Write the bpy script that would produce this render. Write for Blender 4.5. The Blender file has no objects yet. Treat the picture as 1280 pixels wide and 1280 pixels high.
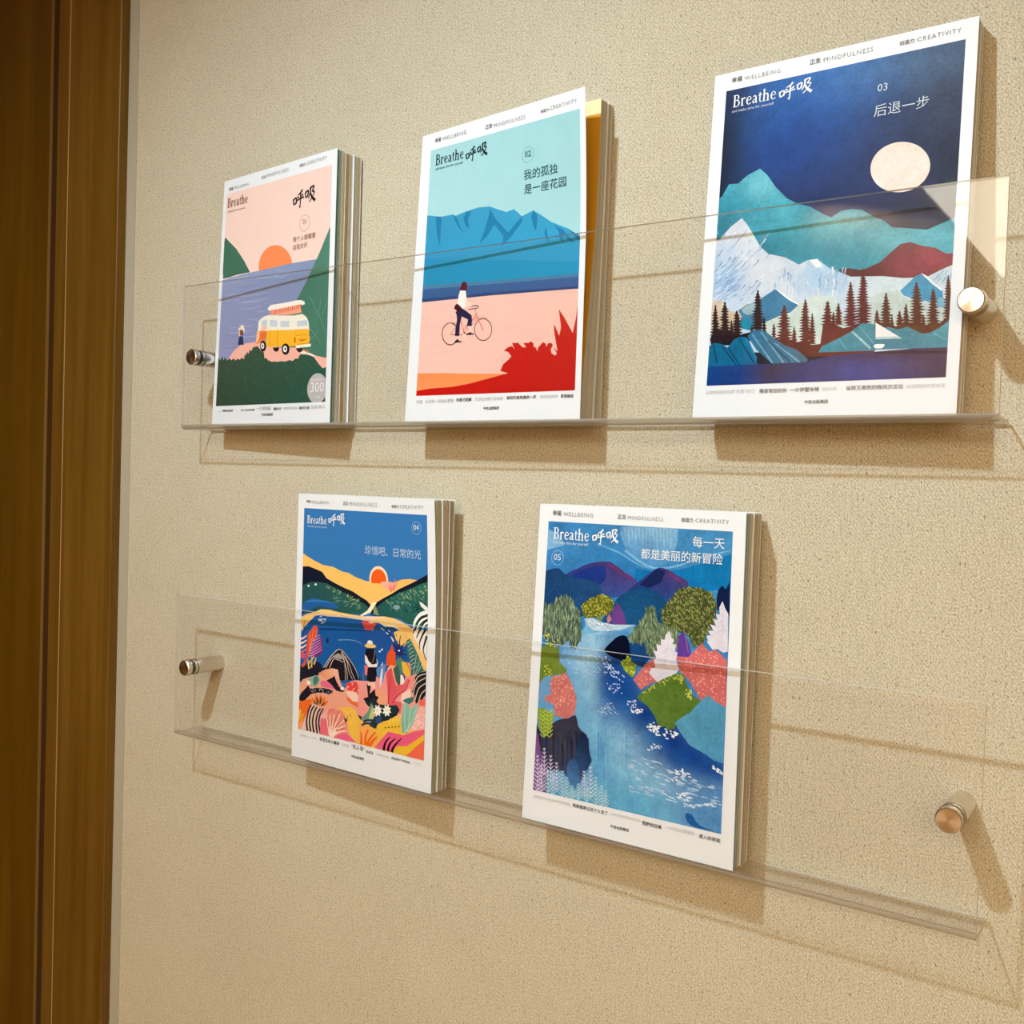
import bpy, bmesh, math, random
from mathutils import Vector, Matrix
from mathutils.geometry import tessellate_polygon

C = bpy.context.scene.collection
scene = bpy.context.scene
R3 = math.radians

# ------------------------------------------------------------------ camera, world, lights, exposure
def camera():
    yaw, pitch, roll = R3(34.5244), R3(-1.5273), R3(1.8001)
    f = Vector((-math.sin(yaw) * math.cos(pitch), math.cos(yaw) * math.cos(pitch), math.sin(pitch)))
    r = f.cross(Vector((0, 0, 1))).normalized()
    u = r.cross(f)
    r2 = math.cos(roll) * r + math.sin(roll) * u
    u2 = -math.sin(roll) * r + math.cos(roll) * u
    m = Matrix((r2, u2, -f)).transposed().to_4x4()
    m.translation = (0.5092, -0.6705, -0.0496)
    cd = bpy.data.cameras.new('camera')
    cd.sensor_width = 36.0
    cd.lens = 36.0 * 1261.87 / 1280.0
    cd.clip_start = 0.01
    cd.shift_y = 1.9 / 1280
    o = bpy.data.objects.new('camera', cd)
    C.objects.link(o)
    o.matrix_world = m
    scene.camera = o
camera()

w = bpy.data.worlds.new('World')
scene.world = w
w.use_nodes = True
w.node_tree.nodes['Background'].inputs[0].default_value = (0.9, 0.7, 0.45, 1)
w.node_tree.nodes['Background'].inputs[1].default_value = 0.05

CEIL, FLOOR = 0.69, -1.73
KEY = (0.03, -0.76, 0.675)
kl = bpy.data.lights.new('downlight_lamp', 'SPOT')
kl.energy = 49
kl.color = (0.68, 0.86, 1.0)
kl.spot_size = R3(180)
kl.spot_blend = 0.7
kl.shadow_soft_size = 0.022
ko = bpy.data.objects.new('downlight_lamp', kl)
C.objects.link(ko)
ko.location = KEY
sl = bpy.data.lights.new('added_spotlight_lamp', 'SPOT')  # added lamp, brightens the far wall for its reflection in the acrylic
sl.energy = 250
sl.color = (1.0, 0.77, 0.53)
sl.spot_size = R3(64)
sl.spot_blend = 0.6
sl.shadow_soft_size = 0.025
so = bpy.data.objects.new('added_spotlight_lamp', sl)
C.objects.link(so)
so.location = (-0.35, -1.74, 0.60)
so.rotation_euler = Vector((0.2, -2.15, -0.45)).to_track_quat('-Z', 'Y').to_euler()
PANEL_STRENGTH = 10.8
PANEL_COLOR = (1.0, 0.90, 0.70, 1)

scene.view_settings.view_transform = 'Standard'
scene.view_settings.look = 'None'
scene.view_settings.gamma = 1.0
scene.view_settings.use_curve_mapping = False
scene.view_settings.exposure = -0.1

# ------------------------------------------------------------------ helpers
def lin(c):
    c = c / 255.0
    return c / 12.92 if c <= 0.04045 else ((c + 0.055) / 1.055) ** 2.4
def inks(s, k=0.93):
    v = list(map(int, s.split()))
    return [tuple(k * lin(c) for c in v[i:i + 3]) for i in range(0, len(v), 3)]
def srgb(r, g, b, k=1.0):
    return (k * lin(r), k * lin(g), k * lin(b), 1)

class N:
    """small helper to write node materials"""
    def __init__(s, name):
        s.m = bpy.data.materials.new(name)
        s.m.use_nodes = True
        s.t = s.m.node_tree
        s.b = s.t.nodes['Principled BSDF']
        s.out = s.t.nodes['Material Output']
    def n(s, typ, **kw):
        x = s.t.nodes.new(typ)
        for k, v in kw.items():
            if k in x.inputs.keys(): x.inputs[k].default_value = v
            else: setattr(x, k, v)
        return x
    def l(s, a, b): s.t.links.new(a, b)
    def math(s, op, a, b=None):
        x = s.t.nodes.new('ShaderNodeMath'); x.operation = op
        for i, v in enumerate((a, b)):
            if v is None: continue
            if isinstance(v, (int, float)): x.inputs[i].default_value = v
            else: s.l(v, x.inputs[i])
        return x.outputs[0]
    def mix(s, fac, a, b, mode='MIX'):
        x = s.t.nodes.new('ShaderNodeMixRGB'); x.blend_type = mode
        for i, v in enumerate((fac, a, b)):
            if isinstance(v, (int, float)): x.inputs[i].default_value = v
            elif isinstance(v, tuple): x.inputs[i].default_value = v
            else: s.l(v, x.inputs[i])
        return x.outputs[0]
    def noise(s, scale, detail=3, sc3=None, coord='Object', rough=0.5, out='Fac'):
        tc = s.n('ShaderNodeTexCoord'); src = tc.outputs[coord]
        if sc3:
            mp = s.n('ShaderNodeMapping'); mp.inputs['Scale'].default_value = sc3
            s.l(src, mp.inputs['Vector']); src = mp.outputs[0]
        x = s.n('ShaderNodeTexNoise'); x.inputs['Scale'].default_value = scale
        x.inputs['Detail'].default_value = detail; x.inputs['Roughness'].default_value = rough
        s.l(src, x.inputs['Vector'])
        return x.outputs[out]
    def ramp(s, fac, stops):
        x = s.n('ShaderNodeValToRGB'); s.l(fac, x.inputs[0])
        e = x.color_ramp.elements
        while len(e) < len(stops): e.new(0.5)
        for el, (p, c) in zip(e, stops):
            el.position = p; el.color = c if isinstance(c, tuple) else (c, c, c, 1)
        return x.outputs[0]
    def bump(s, h, strength, dist):
        x = s.n('ShaderNodeBump'); x.inputs['Strength'].default_value = strength
        x.inputs['Distance'].default_value = dist
        s.l(h, x.inputs['Height']); s.l(x.outputs[0], s.b.inputs['Normal'])

def plain(name, col, rough=0.5, metal=0.0, spec=0.5):
    k = N(name)
    k.b.inputs['Base Color'].default_value = col if len(col) == 4 else (*col, 1)
    k.b.inputs['Roughness'].default_value = rough
    k.b.inputs['Metallic'].default_value = metal
    k.b.inputs['Specular IOR Level'].default_value = spec
    return k

M = {}
def wallpaper():
    k = N('woven_wallpaper')
    # fine woven cloth: vertical slubs, close grained weave and dark flecks
    slub = k.noise(1.0, 2, (800, 800, 50), rough=0.6)
    weave = k.noise(1.0, 1.5, (1150, 1150, 760), rough=0.6)
    fleck = k.noise(1.0, 1.0, (700, 700, 400), rough=0.5)
    mottle = k.noise(9.0, 3)
    tc = k.n('ShaderNodeTexCoord')
    mp = k.n('ShaderNodeMapping'); mp.inputs['Rotation'].default_value = (0, R3(38), 0)
    k.l(tc.outputs['Object'], mp.inputs['Vector'])
    wv = k.n('ShaderNodeTexWave'); wv.inputs['Scale'].default_value = 150; wv.inputs['Distortion'].default_value = 5.0
    wv.inputs['Detail'].default_value = 2; wv.inputs['Detail Scale'].default_value = 3.0
    k.l(mp.outputs[0], wv.inputs['Vector'])
    base = k.ramp(weave, [(0.28, srgb(158, 147, 121)), (0.5, srgb(196, 186, 161)), (0.72, srgb(220, 211, 188))])
    base = k.mix(0.30, base, k.ramp(slub, [(0.3, 0.34), (0.7, 0.63)]), 'OVERLAY')
    base = k.mix(0.07, base, wv.outputs['Color'], 'OVERLAY')
    dots = k.ramp(fleck, [(0.27, 0.8), (0.355, 0.0)])
    base = k.mix(dots, base, srgb(124, 106, 76))
    base = k.mix(0.10, base, k.ramp(mottle, [(0.3, 0.35), (0.7, 0.65)]), 'OVERLAY')
    k.l(base, k.b.inputs['Base Color'])
    k.b.inputs['Roughness'].default_value = 0.85
    k.b.inputs['Specular IOR Level'].default_value = 0.15
    h = k.math('ADD', k.math('MULTIPLY', weave, 0.6), k.math('MULTIPLY', fleck, 0.5))
    k.bump(h, 0.35, 0.0006)
    return k.m
M['wallpaper'] = wallpaper()

def wood(name, dark, mid, light, sc=(60, 60, 2.2), rough=0.42):
    k = N(name)
    g = k.noise(1.0, 5, sc, rough=0.62)
    g2 = k.noise(1.0, 2, (sc[0] * 6, sc[1] * 6, sc[2] * 2), rough=0.6)
    c = k.ramp(g, [(0.28, dark), (0.52, mid), (0.75, light)])
    c = k.mix(k.ramp(g2, [(0.3, 0.35), (0.55, 0.0)]), c, dark)
    k.l(c, k.b.inputs['Base Color'])
    k.b.inputs['Roughness'].default_value = rough
    k.b.inputs['Specular IOR Level'].default_value = 0.25
    k.bump(g2, 0.08, 0.0004)
    return k.m
M['casing'] = wood('walnut_veneer', srgb(90, 60, 10), srgb(108, 75, 20), srgb(124, 90, 32))
M['leaf'] = wood('dark_walnut_veneer', srgb(78, 50, 3), srgb(94, 64, 6), srgb(110, 78, 14), (26, 26, 1.2))
M['seal'] = plain('dark_door_seal', srgb(62, 38, 10), 0.6, spec=0.2).m
M['edge'] = plain('painted_casing_highlight', srgb(168, 132, 86), 0.4).m  # pale tone carries the highlight of the casing's rounded edge
M['caulk'] = plain('grey_caulk', srgb(174, 167, 146), 0.5, spec=0.3).m
M['ceiling'] = plain('ceiling_paint', srgb(226, 214, 190), 0.8).m
M['backwall'] = wood('tan_panel_wood', srgb(200, 160, 112), srgb(212, 172, 124), srgb(222, 184, 138), (30, 30, 1.5), 0.5)
M['plaster'] = plain('warm_plaster', srgb(205, 185, 150), 0.8).m
M['carpet'] = plain('brown_carpet', srgb(150, 126, 96), 0.95).m

def acrylic(name, tint, edge, f0=0.034):
    k = N(name)
    tr = k.n('ShaderNodeBsdfTransparent'); tr.inputs[0].default_value = tint
    gl = k.n('ShaderNodeBsdfGlossy'); gl.inputs['Roughness'].default_value = 0.02
    fr = k.n('ShaderNodeFresnel'); fr.inputs['IOR'].default_value = 1.49
    geo = k.n('ShaderNodeNewGeometry')
    # same reflectance on both sides of each face of the sheet
    mx = k.n('ShaderNodeMixShader')
    lw = k.n('ShaderNodeLayerWeight'); lw.inputs['Blend'].default_value = 0.5
    # Schlick reflectance from the facing value
    p5 = k.math('POWER', lw.outputs['Facing'], 5.0)
    f = k.math('ADD', k.math('MULTIPLY', p5, 0.9), f0)
    k.l(f, mx.inputs[0]); k.l(tr.outputs[0], mx.inputs[1]); k.l(gl.outputs[0], mx.inputs[2])
    res = mx.outputs[0]
    if edge:
        df = k.n('ShaderNodeBsdfDiffuse'); df.inputs[0].default_value = (0.8, 0.76, 0.68, 1)
        m2 = k.n('ShaderNodeMixShader'); m2.inputs[0].default_value = edge
        k.l(res, m2.inputs[1]); k.l(df.outputs[0], m2.inputs[2]); res = m2.outputs[0]
    k.l(res, k.out.inputs['Surface'])
    return k.m
M['acrylic'] = acrylic('clear_acrylic', (1, 1, 1, 1), 0)
M['acrylic_edge'] = acrylic('acrylic_cut_edge', (0.6, 0.52, 0.4, 1), 0.6)

M['acrylic_bend'] = acrylic('acrylic_bend', (0.60, 0.54, 0.44, 1), 0.26)

M['acrylic_lip'] = acrylic('acrylic_lip_highlight', (0.8, 0.76, 0.7, 1), 0.85)  # whitened lip paints the bright line of light along the ledge's back edge

def brushed():
    k = N('brushed_steel')
    k.b.inputs['Base Color'].default_value = (0.74, 0.70, 0.63, 1)
    k.b.inputs['Metallic'].default_value = 1
    k.b.inputs['Roughness'].default_value = 0.26
    k.b.inputs['Anisotropic'].default_value = 0.7
    tg = k.n('ShaderNodeTangent'); tg.direction_type = 'RADIAL'; tg.axis = 'Y'
    k.l(tg.outputs[0], k.b.inputs['Tangent'])
    return k.m
M['steel'] = brushed()
M['steel_dark'] = plain('dark_steel_groove', (0.30, 0.27, 0.23), 0.35, 1.0).m

def printed(name, var, scale, rough=0.42):
    k = N(name)
    at = k.n('ShaderNodeVertexColor'); at.layer_name = 'ink'
    col = at.outputs['Color']
    if var:
        n1 = k.noise(scale, 5, rough=0.65)
        n2 = k.noise(scale * 7, 3, rough=0.6)
        v = k.math('ADD', k.math('MULTIPLY', n1, 0.6), k.math('MULTIPLY', n2, 0.4))
        g = k.ramp(v, [(0.34, 0.5 - var), (0.66, 0.5 + var)])
        col = k.mix(1.0, col, g, 'OVERLAY')
    k.l(col, k.b.inputs['Base Color'])
    k.b.inputs['Roughness'].default_value = rough
    k.b.inputs['Specular IOR Level'].default_value = 0.06
    return k.m
M['ink_flat'] = printed('printed_ink_flat', 0.02, 60)
M['ink_paint'] = printed('printed_ink_painterly', 0.13, 70)
M['ink_text'] = printed('printed_lettering', 0, 1)
M['paper'] = plain('white_cover_paper', (0.80, 0.82, 0.83), 0.45, spec=0.25).m
M['pages'] = printed('page_edges', 0.05, 400, 0.8)
M['orange_page'] = plain('orange_endpaper', srgb(212, 150, 30), 0.55, spec=0.2).m
M['cream_page'] = plain('cream_endpaper', srgb(250, 228, 170), 0.55, spec=0.2).m

def link(name, me, mat, parent=None):
    o = bpy.data.objects.new(name, me)
    C.objects.link(o)
    for m in (mat if isinstance(mat, (list, tuple)) else [mat]): me.materials.append(m)
    if parent: o.parent = parent
    return o
def from_bm(name, bm, mat, parent=None, smooth=False):
    me = bpy.data.meshes.new(name)
    if smooth:
        for f in bm.faces: f.smooth = True
    bm.to_mesh(me); bm.free()
    return link(name, me, mat, parent)
def add_box(bm, x0, x1, y0, y1, z0, z1, bevel=0, mi=0):
    n0 = len(bm.faces)
    v = [bm.verts.new(p) for p in ((x0, y0, z0), (x1, y0, z0), (x1, y1, z0), (x0, y1, z0), (x0, y0, z1), (x1, y0, z1), (x1, y1, z1), (x0, y1, z1))]
    fs = [bm.faces.new([v[i] for i in q]) for q in ((0, 3, 2, 1), (4, 5, 6, 7), (0, 1, 5, 4), (1, 2, 6, 5), (2, 3, 7, 6), (3, 0, 4, 7))]
    for f in fs: f.material_index = mi
    if bevel:
        es = list({e for f in fs for e in f.edges})
        bmesh.ops.bevel(bm, geom=es, offset=bevel, segments=3, profile=0.5, affect='EDGES')
def box(name, x0, x1, y0, y1, z0, z1, mat, parent=None, bevel=0):
    bm = bmesh.new(); add_box(bm, x0, x1, y0, y1, z0, z1, bevel)
    return from_bm(name, bm, mat, parent)
def structure(o, label=None):
    o['kind'] = 'structure'
    if label: o['label'] = label
    return o
def thing(name, label, cat, loc=(0, 0, 0), group=None):
    o = bpy.data.objects.new(name, None)
    C.objects.link(o)
    o.location = loc
    o.empty_display_size = 0.02
    o['label'] = label; o['category'] = cat
    if group: o['group'] = group
    return o

# ------------------------------------------------------------------ the room
XL, XR, YB = -2.1, 1.9, -3.9
bm = bmesh.new(); add_box(bm, -0.600, XR, 0.0, 0.12, FLOOR, CEIL)
add_box(bm, XL, -1.48, 0.0, 0.12, FLOOR, CEIL)
structure(from_bm('wall_front', bm, M['wallpaper']))
structure(box('wall_left', XL - 0.1, XL, YB, 0.12, FLOOR, CEIL, M['leaf']))
structure(box('wall_right', XR, XR + 0.1, YB, 0.12, FLOOR, CEIL, M['plaster']))
structure(box('wall_back', XL, XR, YB - 0.1, YB, FLOOR, CEIL, M['backwall']))
structure(box('floor', XL - 0.1, XR + 0.1, YB - 0.1, 0.12, FLOOR - 0.1, FLOOR, M['carpet']))
structure(box('ceiling', XL - 0.1, XR + 0.1, YB - 0.1, 0.12, CEIL, CEIL + 0.1, M['ceiling']))
structure(box('baseboard_front', -0.474, XR, -0.012, 0.0, FLOOR, FLOOR + 0.09, M['casing']))
# the door at the left: casing, jamb, dark seal, leaf
bm = bmesh.new(); add_box(bm, -0.5695, -0.474, -0.012, 0.0, FLOOR, CEIL, 0.0016)
structure(from_bm('trim_1', bm, M['casing']), 'brown wood door casing beside the wallpapered wall')
structure(box('trim_2', -0.474, -0.4585, -0.0012, 0.0, FLOOR, CEIL, M['caulk']), 'grey caulk strip between door casing and wallpaper')
structure(box('trim_3', -0.5722, -0.5695, -0.0112, 0.0, FLOOR, CEIL, M['edge'], bevel=0.0008), 'pale strip painting the highlight on the inner edge of the door casing')  # pale strip stands in for light caught on the casing's edge
structure(box('trim_4', -0.6097, -0.5722, -0.001, 0.001, FLOOR, CEIL, M['casing']), 'brown wood door jamb')
d = structure(box('door_1', -1.46, -0.6305, 0.002, 0.042, FLOOR, CEIL - 0.002, M['leaf']), 'dark brown wooden door')
box('door_edge_highlight', -0.6302, -0.6290, 0.0015, 0.040, FLOOR, CEIL - 0.002, plain('painted_leaf_highlight', srgb(134, 100, 52), 0.4).m, d)  # lighter strip paints the highlight along the leaf's bevel
box('door_seal', -0.6285, -0.6097, 0.004, 0.03, FLOOR, CEIL, M['seal'], d)
structure(box('trim_5', -1.48, -1.46, -0.012, 0.05, FLOOR, CEIL, M['casing']))
# dark tall wall panelling on the left half of the wall behind the viewer (seen only in the acrylic)
structure(box('trim_6', XL, -1.3, YB, YB + 0.03, FLOOR, CEIL, M['leaf']), 'dark wood panelling on the far wall')

def lathe_y(name, prof, mat, parent, loc, seg=48):
    """solid of revolution about the y axis; prof = [(radius, y)]"""
    bm = bmesh.new(); rings = []
    for r, y in prof:
        rings.append([bm.verts.new((r * math.cos(2 * math.pi * k / seg), y, r * math.sin(2 * math.pi * k / seg))) for k in range(seg)] if r > 1e-6 else [bm.verts.new((0, y, 0))])
    for a, b in zip(rings, rings[1:]):
        for k in range(seg):
            q = [a[k % len(a)], a[(k + 1) % len(a)], b[(k + 1) % len(b)], b[k % len(b)]]
            q = list(dict.fromkeys(q))
            if len(q) > 2: bm.faces.new(q)
    bmesh.ops.recalc_face_normals(bm, faces=bm.faces)
    o = from_bm(name, bm, mat, parent, True)
    o.location = loc
    md = o.modifiers.new('split', 'EDGE_SPLIT'); md.split_angle = R3(35)
    return o

# ceiling lamps of the room: a recessed downlight over the racks, a big diffuser panel further back
t = thing('recessed_downlight', 'small round recessed downlight in the ceiling in front of the magazine wall', 'ceiling light', (KEY[0], KEY[1], CEIL))
bm = bmesh.new()
for r0, r1, z0, z1 in ((0.046, 0.06, 0.0, -0.004), (0.06, 0.062, -0.004, 0.0), (0.036, 0.046, 0.004, 0.0)):
    seg = 40
    a = [bm.verts.new((r0 * math.cos(2 * math.pi * k / seg), r0 * math.sin(2 * math.pi * k / seg), z0 - 0.001)) for k in range(seg)]
    b = [bm.verts.new((r1 * math.cos(2 * math.pi * k / seg), r1 * math.sin(2 * math.pi * k / seg), z1 - 0.001)) for k in range(seg)]
    for k in range(seg): bm.faces.new((a[k], a[(k + 1) % seg], b[(k + 1) % seg], b[k]))
from_bm('trim_ring', bm, plain('white_enamel', (0.8, 0.8, 0.78), 0.4).m, t)
t = thing('ceiling_light', 'large bright diffuser panel in the ceiling behind the viewer', 'ceiling light', (0.88, -2.35, CEIL))
k = N('lit_diffuser')
em = k.n('ShaderNodeEmission'); em.inputs[0].default_value = PANEL_COLOR; em.inputs[1].default_value = PANEL_STRENGTH
k.l(em.outputs[0], k.out.inputs['Surface'])
bm = bmesh.new()
for x0, x1, y0, y1 in ((-0.97, 0.97, -0.67, -0.65), (-0.97, 0.97, 0.65, 0.67), (-0.97, -0.95, -0.65, 0.65), (0.95, 0.97, -0.65, 0.65)): add_box(bm, x0, x1, y0, y1, -0.012, 0)
from_bm('frame', bm, plain('white_frame', (0.8, 0.78, 0.72), 0.4).m, t)
box('diffuser', -0.95, 0.95, -0.65, 0.65, -0.008, -0.002, k.m, t)

t = thing('added_spotlight', 'small warm added spotlight, unseen, brightening the far wall behind the viewer', 'ceiling light', (-0.35, -1.66, CEIL))  # made-up fixture housing the added lamp
sb = lathe_y('barrel', [(0, 0.05), (0.03, 0.05), (0.034, -0.05), (0.03, -0.05), (0.03, -0.03), (0, -0.03)], M['steel_dark'], t, (0, 0, -0.075))
sb.rotation_euler = (R3(-8), 0, 0)
box('canopy', -0.035, 0.035, -0.035, 0.035, -0.02, 0, M['steel_dark'], t, 0.003)
box('stem', -0.006, 0.006, -0.006, 0.006, -0.05, -0.02, M['steel_dark'], t)

# ------------------------------------------------------------------ acrylic racks
D = 0.0334                        # distance of the magazines' front edges from the wall
PX0, PX1, PTOP = -0.3236, 0.4091, 0.1362
def make_rack(z, label):
    root = thing('acrylic_rack', label, 'magazine rack', (0, 0, z), 'clear acrylic magazine racks on the wall')
    th = 0.0032
    yi = -D - 0.0016; yo = yi - th
    # profile in (y, z): L shaped sheet bent along its lower front edge
    ri, ro = 0.0016, 0.0016 + th
    cy, cz = yi + ri, -0.0004 + ri
    inner = [(yi, PTOP)] + [(cy - ri * math.cos(a), cz - ri * math.sin(a)) for a in [math.pi / 2 * k / 6 for k in range(7)]] + [(-0.0054, -0.0004), (-0.0022, -0.0010)]
    outer = [(yo, PTOP)] + [(cy - ro * math.cos(a), cz - ro * math.sin(a)) for a in [math.pi / 2 * k / 6 for k in range(7)]] + [(-0.0054, -0.0004 - th), (-0.0022, -0.0004 - th)]
    bm = bmesh.new()
    A = [[bm.verts.new((x, y, zz)) for y, zz in inner] for x in (PX0, PX1)]
    B = [[bm.verts.new((x, y, zz)) for y, zz in outer] for x in (PX0, PX1)]
    n = len(inner)
    for i in range(n - 1):
        for P, fl in ((A, 0), (B, 1)):
            f = bm.faces.new((P[0][i], P[0][i + 1], P[1][i + 1], P[1][i]))
            if 1 <= i <= 6: f.material_index = 2
            if i == n - 2 and not fl: f.material_index = 3
        for s in (0, 1):
            f = bm.faces.new((A[s][i], A[s][i + 1], B[s][i + 1], B[s][i])); f.material_index = 1
    for i in (0, n - 1):
        f = bm.faces.new((A[0][i], A[1][i], B[1][i], B[0][i])); f.material_index = 1 if i == 0 else 0
    bmesh.ops.recalc_face_normals(bm, faces=bm.faces)
    from_bm('acrylic_sheet', bm, [M['acrylic'], M['acrylic_edge'], M['acrylic_bend'], M['acrylic_lip']], root)
    for x, zz in ((-0.3035, 0.0658), (0.3927, 0.0658)):
        r = 0.0076
        b = lathe_y('standoff', [(0, 0), (r, 0), (r, yi + 0.0046), (r - 0.0003, yi + 0.0042), (r - 0.0003, yi + 0.0002), (0, yi + 0.0002)], M['steel'], root, (x, -0.0001, zz))
        lathe_y('standoff_collar', [(0, yi + 0.004), (r + 0.0001, yi + 0.004), (r + 0.0001, yi + 0.0028), (0, yi + 0.0028)], M['steel_dark'], b, (0, 0, 0))
        lathe_y('standoff_cap', [(0, yo - 0.0002), (r, yo - 0.0002), (r, yo - 0.0048), (r - 0.0007, yo - 0.0056), (0, yo - 0.0057)], M['steel'], b, (0, 0, 0))
        lathe_y('cap_washer', [(0, yo), (r + 0.0003, yo), (r + 0.0003, yo - 0.0008), (0, yo - 0.0008)], M['steel_dark'], b, (0, 0, 0))
    return root
Z2 = -0.3017
make_rack(0.0, 'upper clear acrylic magazine rack holding three stacks of magazines')
make_rack(Z2, 'lower clear acrylic magazine rack holding two stacks of magazines')

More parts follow.
